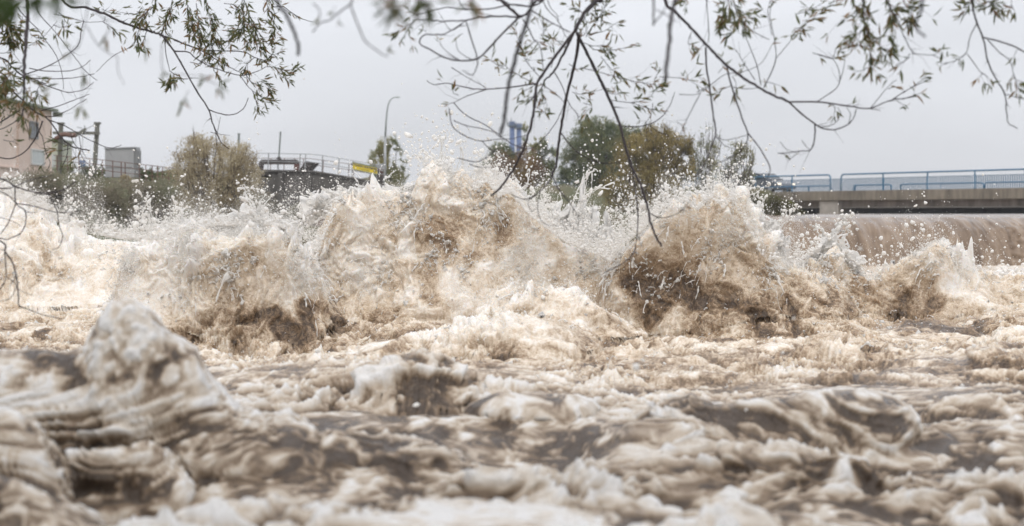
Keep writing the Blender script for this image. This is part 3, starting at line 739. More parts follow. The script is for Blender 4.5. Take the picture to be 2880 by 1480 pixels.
# ------------------------------------------------------------------ left bank
def build_pink():
    X0, y0, y1, zt, zg = -23.3, 57.0, 72.0, 6.75, 2.6
    root = empty('pink_building', (X0 - 5, 64, zg), 'pale pink rendered flat-roofed building at the left edge', 'building')
    q = MB(); q.box((X0 - 6, (y0 + y1) / 2, (zt + zg) / 2), (12, y1 - y0, zt - zg)); q.build('wall', MATS['pink_render'], root)
    q = MB(); q.box((X0 - 5.85, (y0 + y1) / 2, zt + .06), (12.3, y1 - y0 + .3, .12)); q.build('roof', MATS['trim_green'], root)
    q = MB(); q.box((X0 + .05, 68.8, (zt + zg) / 2 - .1), (.1, 3.8, zt - zg - .35)); q.build('wall_panel', MATS['pink_render_dark'], root)
    q = MB(); q.box((X0 + .06, (y0 + y1) / 2, 3.72), (.116, y1 - y0 - .1, .07)); q.build('plinth_band', MATS['pink_render_dark'], root)
    def window(ya, yb, za, zb, glass):
        q = MB()
        for (cy, cz, sy, sz) in ((ya, (za + zb) / 2, .08, zb - za + .08), (yb, (za + zb) / 2, .08, zb - za + .08), ((ya + yb) / 2, za, yb - ya - .08, .08), ((ya + yb) / 2, zb, yb - ya - .08, .08)):
            q.box((X0 + .14, cy, cz), (.08, sy, sz))
        f = q.build('window', MATS['window_frame' if glass == 'pale_glass' else 'grey_sheet_dark'], root)
        q = MB(); q.box((X0 + .118, (ya + yb) / 2, (za + zb) / 2), (.03, yb - ya - .08, zb - za - .08)); o = q.build('pane', MATS[glass], None); o.parent = f
    window(68.35, 69.45, 5.25, 6.0, 'dark_glass'); window(68.55, 70.35, 3.98, 4.68, 'pale_glass'); window(60, 61.2, 5.25, 6.0, 'dark_glass')
    q = MB(); q.box((X0 + .2, 72.3, 6.62), (.35, .5, .22)); q.build('gutter_box', MATS['trim_green'], root)
    a = empty('annex_hut', (-25, 75, zg), 'small pale green hut against the pink building', 'hut')
    q = MB(); q.box((-25.0, 77.2, 4.0), (1.5, 2.4, 2.9)); q.build('wall', mat('hut_green', (.45, .47, .38), .8, .08, 2), a)
    q = MB(); q.box((-25.0, 77.2, 5.51), (1.7, 2.6, .1)); q.build('roof', MATS['trim_green'], a)
    q = MB(); q.box((-24.6, 75.97, 4.4), (.4, .05, .7)); q.build('window', MATS['pale_glass'], a)
build_pink()

def build_gantry():
    Y = 64
    root = empty('timber_gantry', P(220, 480, Y), 'weathered two-post gantry with a crossbeam and a bent pipe, left of the grey cabinet', 'gantry')
    for (xa, ya, xb, yb) in ((166, 490, 172, 350), (265, 490, 274, 349)):
        q = MB(); q.bar(P(xa, ya, Y), P(xb, yb, Y), .17, up=(0, 1, 0)); q.build('post', MATS['grey_wood'], root, bevel=.015)
        q = MB(); q.box(P(xb, yb - 2, Y), (.26, .24, .10)); q.build('post_cap', MATS['grey_wood'], root)
    q = MB(); q.bar(P(150, 374, Y - .19), P(280, 375, Y - .19), .17, .13); q.build('crossbeam', MATS['grey_wood'], root, bevel=.01)
    q = MB(); q.tube([P(150, 398, Y - .45), P(160, 389, Y - .45), P(172, 380, Y - .45), P(184, 378, Y - .45), P(204, 382, Y - .45), P(214, 379, Y - .45)], .105, 10); q.build('pipe', MATS['rust_steel'], root, smooth=True)
    q = MB(); q.bar(P(208, 384, Y - .4), P(242, 363, Y - .4), .12); q.build('brace', MATS['grey_wood'], root)
    q = MB(); q.tube([P(242, 363, Y - .4), P(266, 351, Y - .2)], .018, 6); q.tube([P(242, 363, Y - .4), P(236, 353, Y - .4)], .025, 6); q.tube([P(230, 372, Y - .35), P(230, 360, Y - .35), P(216, 358, Y - .35)], .02, 6); q.build('rod', MATS['galvanised'], root)
    for px in (213, 232):
        q = MB(); q.tube([P(px, 380, Y - .3), P(px, 470, Y - .3)], .012, 6); q.build('chain', MATS['galvanised'], root)
build_gantry()
def build_cabinet():
    Y = 62
    root = empty('steel_cabinet', P(345, 500, Y), 'tall plain grey sheet-metal cabinet behind the bank railing', 'cabinet')
    a = P(302, 420, Y); b = P(383, 500, Y); w = b.x - a.x; h = a.z - b.z
    q = MB(); q.box(((a.x + b.x) / 2, Y, b.z + h * .34), (w, .7, h * .68 - .004), top=(1, 1)); q.build('lower_panel', MATS['grey_sheet'], root, bevel=.02)
    q = MB(); q.prism([(a.x, Y - .38, b.z + h * .35), (b.x, Y - .38, b.z + h * .35), (b.x, Y - .38, a.z + .06), (a.x, Y - .38, a.z)], (0, .78, 0)); q.build('upper_panel', MATS['grey_sheet'], root, bevel=.02)
    q = MB(); q.prism([(b.x + .003, Y - .34, b.z), (b.x + .09, Y - .34, b.z), (b.x + .09, Y - .34, b.z + h * .45), (b.x + .13, Y - .34, b.z + h * .5), (b.x + .13, Y - .34, a.z - .08), (b.x + .08, Y - .34, a.z + .04), (b.x + .003, Y - .34, a.z + .06)], (0, .68, 0)); q.build('side_door', MATS['grey_sheet_dark'], root, bevel=.01)
    q = MB(); q.bar(P(300, 419, Y), P(388, 416, Y), .86, .05); q.build('roof', MATS['galvanised'], root)
    q = MB(); q.tube([P(231, 476, 66), P(231, 452, 66)], .16, 14)
    o = q.build('plastic_barrel', MATS['barrel_blue'], smooth=True); tag(o, 'small blue barrel under the gantry', 'barrel')
    o2 = MB(); o2.tube([P(231, 452.2, 66) + Vector((0, 0, .004)), P(231, 450, 66)], .165, 14); o2.build('lid', mat('barrel_lid', (.30, .27, .33), .6), o).location = (0, 0, 0)
build_cabinet()

def railing(name, label, rows, heights, Y, posts, m, rad=.02, prad=.03, group=None, lean=0):
    """rows: foot line [(px,row)], heights in metres of the rails above it"""
    a = np.array(rows, float)
    foot = lambda px: P(px, float(np.interp(px, a[:, 0], a[:, 1])), Y)
    mid = (a[0, 0] + a[-1, 0]) / 2
    root = empty(name, foot(mid), label, 'railing', group)
    for h in heights:
        pts = [foot(px) + Vector((lean * h, 0, h)) for px in a[:, 0]]
        q = MB(); q.tube(pts, rad, 6); q.build('rail', MATS[m], root)
    for px in posts:
        q = MB(); q.tube([foot(px) - Vector((0, 0, .1)), foot(px) + Vector((lean * max(heights), 0, max(heights)))], prad, 6); q.build('post', MATS[m], root)
railing('bank_railing', 'thin rusty railing on the bank in front of the grey cabinet', [(150, 478), (262, 488), (391, 503), (560, 522)], (.62, .40, .18), 60.5, (160, 190, 222, 252, 288, 317, 341, 352, 392, 410, 428, 443, 457, 475, 500, 530), 'rust_steel', .014, .022)

def build_sluice():
    Y = 60
    root = empty('sluice_abutment', P(890, 560, Y), 'dark stained concrete abutment carrying the walkway and the yellow sign', 'concrete structure')
    out = [(640, 479), (750, 478), (880, 480), (905, 484), (952, 492), (1000, 500), (1100, 520), (1100, 640), (640, 640), (640, 503), (763, 503), (763, 493), (640, 493)]
    q = MB(); q.prism([P(x, y, Y) for x, y in out], (0, 4.5, 0)); q.build('wall', MATS['old_concrete'], root)
    cop = [(640, 478.6), (750, 477.6), (880, 479.6), (905, 483.6), (952, 491.6), (1000, 499.6), (1100, 519.6)]
    q = MB(); q.prism([P(x, y, Y) - Vector((0, .12, 0)) for x, y in cop] + [P(x, y + 5, Y) - Vector((0, .12, 0)) for x, y in cop[::-1]], (0, .118, 0)); q.build('coping', MATS['old_concrete'], root)
    for px in (790, 868, 945, 1030):
        q = MB(); r = float(np.interp(px, [640, 880, 952, 1100], [486, 487, 500, 530])); q.prism([P(px - 7, r, Y) - Vector((0, .2, 0)), P(px + 7, r, Y) - Vector((0, .2, 0)), P(px + 9, 640, Y) - Vector((0, .2, 0)), P(px - 9, 640, Y) - Vector((0, .2, 0))], (0, .198, 0)); q.build('buttress', MATS['old_concrete'], root, bevel=.02)
    q = MB(); q.box(P(915, 612, 56), (.85, 1.4, 1.3), rz=.2); o = q.build('concrete_block', mat('pink_block', (.27, .215, .19), .9, .2, 2, bumpy=.4), bevel=.05)
    tag(o, 'pinkish concrete block at the foot of the dark abutment beside the big wave', 'block')
    foot = [(640, 479), (750, 478), (868, 480), (905, 484), (952, 492), (1000, 500), (1085, 516)]
    railing('walkway_railing', 'thin grey walkway railing that carries the yellow sign', foot, (.70, .36), Y + .15, (700, 753, 842, 857, 905, 951, 990, 1058, 1080), 'galvanised', .014, .024, 'walkway railings on the abutment', .06)
    railing('walkway_railing', 'rear walkway railing, lower in view and thinner, behind the sluice gear', [(700, 478), (868, 479), (952, 490), (1085, 512)], (.52, .26), Y + 3.2, (760, 798, 827, 852, 908, 980, 994, 1040), 'rust_steel', .012, .018, 'walkway railings on the abutment', .05)
    g = empty('sluice_gear', P(785, 478, Y + 1.6), 'dark steel lifting frame with a tall spindle standing on the abutment', 'sluice gear')
    Yg = Y + 1.6
    q = MB(); q.prism([P(x, y, Yg) for x, y in ((728, 455), (735, 449), (834, 449), (842, 456), (842, 461), (728, 461))], (0, .35, 0)); q.build('beam', MATS['dark_steel'], g, bevel=.02)
    q = MB(); q.prism([P(x, y, Yg + .01) for x, y in ((728, 461.3), (739, 461.3), (737, 479), (728, 479))], (0, .33, 0)); q.build('leg', MATS['dark_steel'], g)
    q = MB(); q.prism([P(x, y, Yg + .01) for x, y in ((826, 461.3), (842, 461.3), (840, 479), (831, 479))], (0, .33, 0)); q.build('leg', MATS['red_paint'], g)
    q = MB(); c0, c1 = P(784, 448.8, Yg + .17), P(785, 441, Yg + .17); q.tube([c0, P(784.5, 446, Yg + .17), c1], [.13, .11, .05], 12); q.build('bearing', MATS['dark_steel'], g, smooth=True)
    q = MB(); q.tube([P(784.5, 442.5, Yg + .17), P(789, 372, Yg + .17)], .037, 10); q.tube([P(789, 373, Yg + .17), P(789.2, 370.5, Yg + .17)], .044, 10); q.build('spindle', MATS['lamp_pole'], g)
    q = MB(); q.tube([P(782, 461.5, Yg + .17), P(782, 480, Yg + .17)], .03, 8); q.build('gate_rod', MATS['galvanised'], g)
    q = MB(); q.prism([P(x, y, Y + .7) for x, y in ((838, 481), (858, 455), (864, 453), (889, 458), (868, 481))], (0, 1.1, 0)); o = q.build('slanted_chute', MATS['dark_steel'], bevel=.02)
    tag(o, 'slanted dark steel chute leaning beside the sluice gear', 'chute')
    q = MB(); q.tube([P(668, 500, 63), P(672, 377, 63)], .05, 8); q.tube([P(672, 378, 63), P(672.1, 375, 63)], .06, 8); o = q.build('steel_post', MATS['lamp_pole']); tag(o, 'slim post rising behind the golden shrub', 'post')
    # sign
    a, b, c, d = [P(x, y, Y - .02) for x, y in ((991.5, 456.5), (1061.5, 471.5), (1061.5, 491), (991.5, 476.5))]
    s = MB(); s.prism([a, b, c, d], (0, .03, 0)); board = s.build('sign_board', MATS['sign_yellow']); board.name = 'warning_sign'
    tag(board, 'yellow sign with dark lettering hung on the walkway railing', 'sign')
    fr = MB()
    for p, q2 in ((a, b), (b, c), (c, d), (d, a)): fr.bar(p - Vector((0, .006, 0)), q2 - Vector((0, .006, 0)), .012, .05)
    f = fr.build('frame', MATS['trim_green']); f.parent = board
    dirx = (b - a).normalized(); ang = math.atan2(dirx.z, dirx.x)
    def text(tx, px, py, size, bold=0):
        cu = bpy.data.curves.new('lettering', 'FONT'); cu.body = tx; cu.size = size; cu.align_x = 'CENTER'; cu.align_y = 'CENTER'; cu.offset = bold; cu.extrude = .002
        o = bpy.data.objects.new('t', cu); COL.objects.link(o); dg = bpy.context.evaluated_depsgraph_get(); me = bpy.data.meshes.new_from_object(o.evaluated_get(dg))
        bpy.data.objects.remove(o); me.materials.clear()
        t = link('lettering', me, MATS['sign_ink']); t.parent = board
        t.location = P(px, py, Y - .026); t.rotation_euler = (R(90), -ang, 0)
        return t
    text('HOTTONGIA NAROBVTO', 1021, 469.2, .105, .004); text('TC JAVOHOD', 1024, 477.6, .07)
    e = MB(); n = 20; ctr = P(1054.5, 481.5, Y - .026)
    e.tube([ctr + Vector((.045 * math.cos(2 * math.pi * k / n), 0, .07 * math.sin(2 * math.pi * k / n))) for k in range(n + 1)], .008, 5, cap=False)
    e.box(ctr + Vector((.01, 0, .09)), (.06, .01, .03), ry=.5); e.box(ctr, (.03, .01, .05)); o = e.build('emblem', MATS['sign_ink']); o.parent = board
    k = empty('control_cabinet', P(1070, 520, 64), 'grey control box on a dark plinth beside the yellow sign', 'cabinet')
    q = MB(); q.box(P(1069, 472, 64), (.36, .4, .34)); q.build('box', MATS['galvanised'], k, bevel=.02)
    q = MB(); q.box(P(1068, 505, 64), (.3, .4, .68)); q.build('plinth', MATS['dark_steel'], k, bevel=.02)
    q = MB(); q.bar(P(1063, 477, 63.7), P(1078, 488, 63.7), .05); q.build('crank', MATS['red_paint'], k)
build_sluice()

def build_lamp():
    Y = 95
    root = empty('street_lamp', P(1082, 530, Y), 'tall slim street lamp with a curved arm, in front of a yellowing tree', 'street lamp')
    q = MB(); q.tube([P(1082, 540, Y), P(1083.5, 385, Y)], .085, 12); q.build('base_pole', MATS['galvanised'], root, smooth=True)
    pts = [(1083.6, 386), (1086, 340), (1089, 310), (1092, 294), (1097, 283), (1104, 276), (1112, 273.6)]
    q = MB(); q.tube([P(x, y, Y) for x, y in pts], [.06, .052, .045, .04, .036, .034, .032], 10); q.build('arm', MATS['lamp_pole'], root, smooth=True)
    q = MB(); q.box(P(1118.5, 273.6, Y), (.34, .2, .085), top=(.7, .7)); q.build('lamp_head', MATS['lamp_pole'], root, bevel=.02)
build_lamp()

def build_towers():
    Y = 220
    root = empty('twin_tower', P(1450, 520, Y), 'pair of blue steel towers with railed platforms behind the bushes', 'tower')
    for (x, top, pl, h0, h1) in ((1440.5, 357, 354, 342, 353), (1459.5, 362, 360, 348, 359)):
        q = MB(); q.tube([P(x, 540, Y), P(x, top, Y)], .40, 20); q.build('column', MATS['tower_blue'], root, smooth=True)
        q = MB(); q.tube([P(x, top + 1, Y), P(x, top - 1.2, Y)], [.45, .72], 20); q.tube([P(x, top - 1.3, Y), P(x, top - 4.2, Y)], .72, 20); q.build('platform', MATS['tower_grey'], root)
        q = MB(); q.tube([P(x, top - 4.4, Y), P(x, h0, Y)], .47, 18); q.build('drum', MATS['tower_blue'], root)
        q = MB()
        for k in range(10):
            a = k * .628; o = Vector((.68 * math.cos(a), .68 * math.sin(a), 0)); q.tube([P(x, top - 4, Y) + o, P(x, top - 11, Y) + o], .025, 5)
        for r in (7.5, 11):
            q.tube([P(x, top - r, Y) + Vector((.68 * math.cos(a), .68 * math.sin(a), 0)) for a in np.linspace(0, 6.283, 17)], .02, 5, cap=False)
        q.build('guard_rail', MATS['tower_grey'], root)
    for x, y0, y1 in ((1426, 352, 335), (1438, 343, 332), (1471, 360, 350)):
        q = MB(); q.tube([P(x, y0, Y - .3), P(x, y1, Y - .3)], [.1, .07], 8); q.tube([P(x, y0, Y - .3), P(x + (1445 - x) * .4, y0 + 3, Y - .3)], .05, 6); q.build('antenna', MATS['galvanised'], root)
    q = MB(); q.bar(P(1446, 356, Y), P(1455, 360, Y), .5, .1); q.build('bridge_platform', MATS['tower_grey'], root)
build_towers()
# ------------------------------------------------------------------ leaves
def leaf_material(name, cols, trans=.42):
    m, nt, b = nodes_of(name); L = nt.links.new
    a = nt.nodes.new('ShaderNodeAttribute'); a.attribute_name = 'tone'
    L(ramp(nt, a.outputs['Fac'], [(k / (len(cols) - 1), c) for k, c in enumerate(cols)]), b.inputs['Base Color'])
    b.inputs['Roughness'].default_value = .55
    t = nt.nodes.new('ShaderNodeBsdfTranslucent'); L(ramp(nt, a.outputs['Fac'], [(k / (len(cols) - 1), c) for k, c in enumerate(cols)]), t.inputs[0])
    mx = nt.nodes.new('ShaderNodeMixShader'); mx.inputs[0].default_value = trans
    L(b.outputs[0], mx.inputs[1]); L(t.outputs[0], mx.inputs[2]); L(mx.outputs[0], nt.nodes['Material Output'].inputs[0])
    return m
LEAF_V = np.array([(0, 0, 0), (.3, .5, .05), (.3, -.5, .05), (.62, .42, .04), (.62, -.42, .04), (1, 0, -.06), (.3, 0, -.05), (.62, 0, -.05)], np.float32)
LEAF_F = np.array([(0, 6, 1), (0, 2, 6), (6, 7, 3), (6, 3, 1), (6, 2, 4), (6, 4, 7), (7, 5, 3), (7, 4, 5)], np.int32)
LOW_V = np.array([(0, 0, 0), (.5, .5, 0), (1, 0, 0), (.5, -.5, 0)], np.float32); LOW_F = np.array([(0, 2, 1), (0, 3, 2)], np.int32)
def leaves(pos, dirs, length, width, low=False):
    """leaf meshes at pos along dirs; returns verts, faces"""
    V, Fc = (LOW_V, LOW_F) if low else (LEAF_V, LEAF_F)
    n = len(pos); d = dirs / (np.linalg.norm(dirs, axis=1, keepdims=True) + 1e-9)
    r = rng.normal(size=(n, 3)); s = np.cross(d, r); s /= np.linalg.norm(s, axis=1, keepdims=True) + 1e-9; u = np.cross(s, d)
    W = (length * width)[:, None, None]; Ln = length[:, None, None]
    curl = rng.normal(0, .12, n)[:, None, None]
    P3 = pos[:, None] + Ln * V[None, :, 0:1] * d[:, None] + W * V[None, :, 1:2] * s[:, None] + (Ln * V[None, :, 2:3] * .8 + Ln * curl * V[None, :, 0:1] ** 2) * u[:, None]
    return P3.reshape(-1, 3), (Fc[None] + (np.arange(n) * len(V))[:, None, None]).reshape(-1, 3), len(V)
def leaf_object(pos, dirs, length, width, tone, m, parent, name='leaves', low=False):
    V, Fc, k = leaves(pos, dirs, length, width, low)
    me = fastmesh(name, V, tris=Fc, smooth=False); attr(me, 'tone', np.repeat(tone, k))
    return link(name, me, m, parent)

# ------------------------------------------------------------------ bushes and trees on the banks
WOOD = mat('bark', (.075, .058, .045), .9, .3, 8)
def bush(name, label, cat, base, Y, blobs, n, size, m, gap=.1, stems=14, srad=.035, group=None, upright=.3, thick=.8, tone_shift=0., twigs=0):
    """blobs: (px, row, rx, ry) in photo px; leaves grow in clumps through their volume"""
    b = P(base[0], base[1], Y); root = empty(name, b, label, cat, group)
    s = Y / F
    A = np.array([b2[:4] for b2 in blobs], float); vol = (A[:, 2] * A[:, 3] * A[:, 2]) ** .8; k = rng.choice(len(A), n * 3, p=vol / vol.sum())
    d = rng.normal(size=(n * 3, 3)); d /= np.linalg.norm(d, axis=1, keepdims=True); rr = rng.random(n * 3) ** (1 / 2.2)
    rr *= 1 + .10 * rng.normal(size=n * 3)
    q = d * rr[:, None]
    X = (A[k, 0] + q[:, 0] * A[k, 2] - HX) * s; Z = CZ + (HY - (A[k, 1] - q[:, 2] * A[k, 3])) * s; Yv = Y + q[:, 1] * A[k, 2] * s * thick
    c = sn(X, Yv, Z, 9 * size, 7) * .6 + sn(X, Yv, Z, 4 * size, 8) * .5 + sn(X, Yv, Z, 22 * size, 9) * .5
    keep = np.where(c > gap)[0][:n]
    pos = np.stack([X, Yv, Z], 1)[keep]
    dirs = rng.normal(size=(len(keep), 3)) * (1 - upright) + np.array([0, 0, 1.0]) * upright * 2 + (pos - np.array(b)) * .12
    tone = np.clip(.5 + .22 * c[keep] * .6 + .16 * rng.normal(size=len(keep)) + tone_shift + .2 * sn(pos[:, 0], pos[:, 1], pos[:, 2], 16 * size, 11), 0, 1)
    leaf_object(pos, dirs, size * rng.uniform(.6, 1.4, len(keep)), np.full(len(keep), .42), tone, m, root, 'crown', low=True)
    w = MB()
    for j in range(stems):
        t = pos[rng.integers(len(pos))] if len(pos) else np.array(b); t = Vector(t)
        f = b + Vector((rng.normal(0, .12), rng.normal(0, .12), -.2)); mid = f.lerp(t, .5) + Vector((rng.normal(0, .12), rng.normal(0, .12), .18 * (t - f).length))
        pts = [f.lerp(mid, u) * (1 - u) + mid.lerp(t, u) * u for u in np.linspace(0, 1, 7)]
        w.tube(pts, list(np.linspace(srad, srad * .2, 7)), 5)
    for j in range(twigs):
        i = rng.integers(len(pos)); t = Vector(pos[i]); g = Vector(((t.x - b.x) * .25 + rng.normal(0, .1), rng.normal(0, .1), 1)).normalized() * rng.uniform(.3, .9)
        w.tube([t - g * .6, t + g * .2, t + g * .6 + Vector((rng.normal(0, .04), 0, 0))], [.012, .009, .004], 4)
    w.build('stems' if cat != 'tree' else 'trunk', WOOD, root)
    return root
M_GOLD = leaf_material('leaf_gold', [(.21, .17, .11), (.34, .275, .17), (.46, .385, .245), (.54, .47, .32)], .45)
M_OLIVE = leaf_material('leaf_olive', [(0.056, 0.081, 0.045), (0.105, 0.140, 0.063), (0.175, 0.203, 0.084), (0.294, 0.266, 0.098)])
M_AMBER = leaf_material('leaf_amber', [(.09, .095, .045), (.19, .16, .06), (.31, .235, .085), (.42, .35, .14)])
M_RUST = leaf_material('leaf_rust', [(0.070, 0.049, 0.031), (0.140, 0.084, 0.042), (0.224, 0.119, 0.049), (0.280, 0.196, 0.070)])
M_MIX = leaf_material('leaf_mixed', [(0.042, 0.070, 0.028), (0.112, 0.140, 0.042), (0.238, 0.238, 0.070), (0.364, 0.308, 0.084)])
M_BANK = leaf_material('leaf_bank', [(.12, .11, .085), (.20, .175, .125), (.27, .23, .165), (.25, .25, .16)])
M_SAGE = leaf_material('leaf_sage', [(0.070, 0.091, 0.042), (0.140, 0.161, 0.070), (0.238, 0.238, 0.112), (0.308, 0.280, 0.126)])
def build_bushes():
    bush('golden_shrub', 'rounded golden shrub on the left bank in front of the slim post', 'shrub', (600, 620), 55,
         [(600, 520, 125, 110), (560, 450, 80, 70), (640, 455, 85, 62), (690, 500, 55, 70), (520, 510, 60, 80), (600, 590, 130, 70), (720, 470, 25, 35), (552, 405, 28, 30), (610, 410, 40, 30), (690, 425, 22, 25)], 46000, .07, M_GOLD, -.15, 70, .03, upright=.45, twigs=300, tone_shift=.14)
    spots = [(200, 545, 60, 60, 'low grey-green brush below the pink building', M_BANK), (290, 560, 65, 60, 'brown brush on the bank below the gantry', M_BANK), (370, 560, 70, 62, 'brownish brush on the bank below the grey cabinet', M_BANK),
             (450, 560, 60, 60, 'dry olive brush on the bank left of the golden shrub', M_BANK), (110, 520, 70, 50, 'pale brush at the foot of the pink building', M_BANK), (740, 590, 60, 50, 'green-brown brush at the foot of the dark abutment', M_BANK), (860, 610, 60, 40, 'low brush between the dark abutment and the big wave', M_BANK)]
    for x, y, rx, ry, lab, m in spots:
        bush('bank_shrub', lab, 'shrub', (x, y + ry), 52 if x < 700 else 57, [(x, y, rx, ry), (x - rx * .5, y + 20, rx * .6, ry * .7), (x + rx * .5, y + 15, rx * .6, ry * .75), (x + rx * .1, y + 50, rx, ry * .8)], 11000, .075, m, -.15, 16, .025, 'brush on the left bank', .35, tone_shift=.18)
    bush('hedge_shrub', 'dark green hedge plant on the bank behind the thin rusty railing, beside the cabinet', 'shrub', (420, 510), 63.5, [(410, 497, 30, 18), (440, 499, 28, 16), (470, 502, 26, 16), (400, 485, 6, 14), (425, 483, 5, 15), (445, 484, 5, 15)], 3500, .09, M_OLIVE, 0, 8, .02, upright=.5)
    bush('hedge_shrub', 'dark green hedge plants between the gantry posts and the cabinet', 'shrub', (250, 505), 66, [(190, 484, 40, 18), (250, 486, 45, 18), (290, 490, 30, 16), (285, 474, 6, 14)], 3500, .09, M_OLIVE, 0, 8, .02, upright=.5)
    bush('yellow_tuft', 'small yellow bush in front of the grey cabinet', 'shrub', (350, 515), 58, [(350, 505, 17, 13)], 900, .06, M_GOLD, -.3, 6, .012, tone_shift=.15)
    bush('young_tree', 'slender tree, green on one side and yellow on the other, behind the street lamp', 'tree', (1090, 545), 102,
         [(1070, 460, 34, 50), (1080, 425, 24, 34), (1064, 490, 28, 34), (1100, 415, 22, 32), (1114, 450, 24, 44), (1128, 485, 22, 40), (1104, 396, 11, 18), (1095, 505, 48, 34), (1134, 455, 14, 26)], 16000, .12, M_MIX, -.02, 30, .05, upright=.5, twigs=80, tone_shift=.12)
    bush('rust_shrub', 'rust-brown shrub with dark green sides below the blue towers', 'shrub', (1450, 560), 90,
         [(1450, 470, 65, 55), (1470, 440, 40, 35), (1420, 480, 45, 55), (1490, 480, 50, 50), (1440, 520, 80, 40)], 13000, .13, M_RUST, .0, 30, .04)
    bush('dark_bush', 'dark green bush at the left of the rust-brown shrub', 'bush', (1390, 550), 96, [(1385, 460, 32, 42), (1405, 425, 30, 25), (1370, 480, 22, 30), (1420, 440, 40, 28), (1388, 510, 40, 40)], 6000, .15, M_OLIVE, .05, 14, .05)
    bush('poplar_tree', 'narrow green tree with two pointed tops right of the blue towers', 'tree', (1490, 560), 104, [(1478, 380, 12, 32), (1492, 400, 16, 35), (1470, 410, 20, 25), (1500, 430, 24, 30), (1530, 420, 18, 40), (1545, 400, 10, 25), (1555, 440, 16, 40), (1520, 470, 40, 40), (1500, 510, 60, 30)], 8500, .15, M_MIX, .12, 26, .05, upright=.5, twigs=40)
    bush('willow_tree', 'large rounded olive-green willow in the middle of the far bank', 'tree', (1690, 570), 92,
         [(1680, 430, 95, 90), (1660, 365, 45, 42), (1690, 380, 55, 50), (1740, 400, 55, 50), (1620, 450, 50, 60), (1770, 400, 40, 45), (1790, 385, 25, 28), (1650, 500, 90, 55), (1740, 470, 70, 70), (1600, 490, 35, 50)], 50000, .13, M_OLIVE, -.2, 40, .10, tone_shift=.06)
    bush('amber_shrub', 'tall feathery amber shrub nearest the weir, in front of the olive-green willow', 'shrub', (1830, 630), 62,
         [(1820, 500, 110, 95), (1800, 430, 70, 60), (1860, 430, 75, 65), (1910, 470, 50, 75), (1740, 530, 55, 60), (1830, 580, 120, 50), (1880, 395, 30, 35), (1840, 380, 30, 34), (1870, 370, 14, 30), (1815, 385, 14, 30), (1940, 410, 14, 40), (1920, 420, 25, 40), (1790, 400, 20, 30)], 46000, .08, M_AMBER, -.15, 70, .03, upright=.6, twigs=700, tone_shift=.06)
    bush('sparse_shrub', 'thin see-through shrub with small sage leaves left of the grey car', 'shrub', (1990, 560), 64, [(1960, 430, 30, 60), (1990, 420, 35, 65), (2000, 480, 45, 50), (1955, 500, 40, 50), (2015, 400, 18, 30)], 2300, .085, M_SAGE, .25, 34, .016, upright=.5, twigs=110)
    bush('sparse_shrub', 'thin see-through shrub with small sage leaves in front of the grey car', 'shrub', (2060, 575), 60, [(2060, 450, 40, 55), (2085, 440, 35, 40), (2040, 490, 45, 45), (2080, 500, 45, 45), (2110, 450, 18, 25)], 2400, .085, M_SAGE, .25, 34, .016, upright=.5, twigs=110)
    bush('mossy_bush', 'dull green bush hanging over the end of the weir', 'bush', (2150, 620), 49.5, [(2130, 572, 50, 36), (2170, 585, 50, 36), (2205, 590, 45, 26), (2100, 575, 50, 42), (2150, 615, 60, 36), (2180, 635, 30, 32), (2240, 598, 26, 9), (2110, 530, 22, 28)], 15000, .06, leaf_material('leaf_moss', [(.04, .035, .02), (.075, .065, .03), (.12, .11, .035), (.15, .17, .03)]), -.05, 30, .02, upright=.2)
build_bushes()

# ------------------------------------------------------------------ willow boughs hanging over the water
TWIG = mat('twig_bark', (.030, .022, .024), .75, .3, 20)
M_WIL = leaf_material('leaf_willow', [(.05, .065, .022), (.09, .11, .034), (.15, .15, .05), (.21, .115, .045), (.30, .175, .06)], .4)
M_NEAR = leaf_material('leaf_near', [(.05, .085, .02), (.075, .12, .03), (.10, .14, .035)], .4)
def spline(pts, n):
    a = np.array(pts, float)
    if len(a) < 3: return np.stack([np.linspace(a[0, k], a[-1, k], n) for k in range(a.shape[1])], 1)
    e = np.vstack([2 * a[0] - a[1], a, 2 * a[-1] - a[-2]]); t = np.linspace(0, len(a) - 1 - 1e-6, n); i = t.astype(int); f = (t - i)[:, None]
    p0, p1, p2, p3 = e[i], e[i + 1], e[i + 2], e[i + 3]
    return .5 * (2 * p1 + (p2 - p0) * f + (2 * p0 - 5 * p1 + 4 * p2 - p3) * f ** 2 + (3 * p1 - p0 - 3 * p2 + p3) * f ** 3)
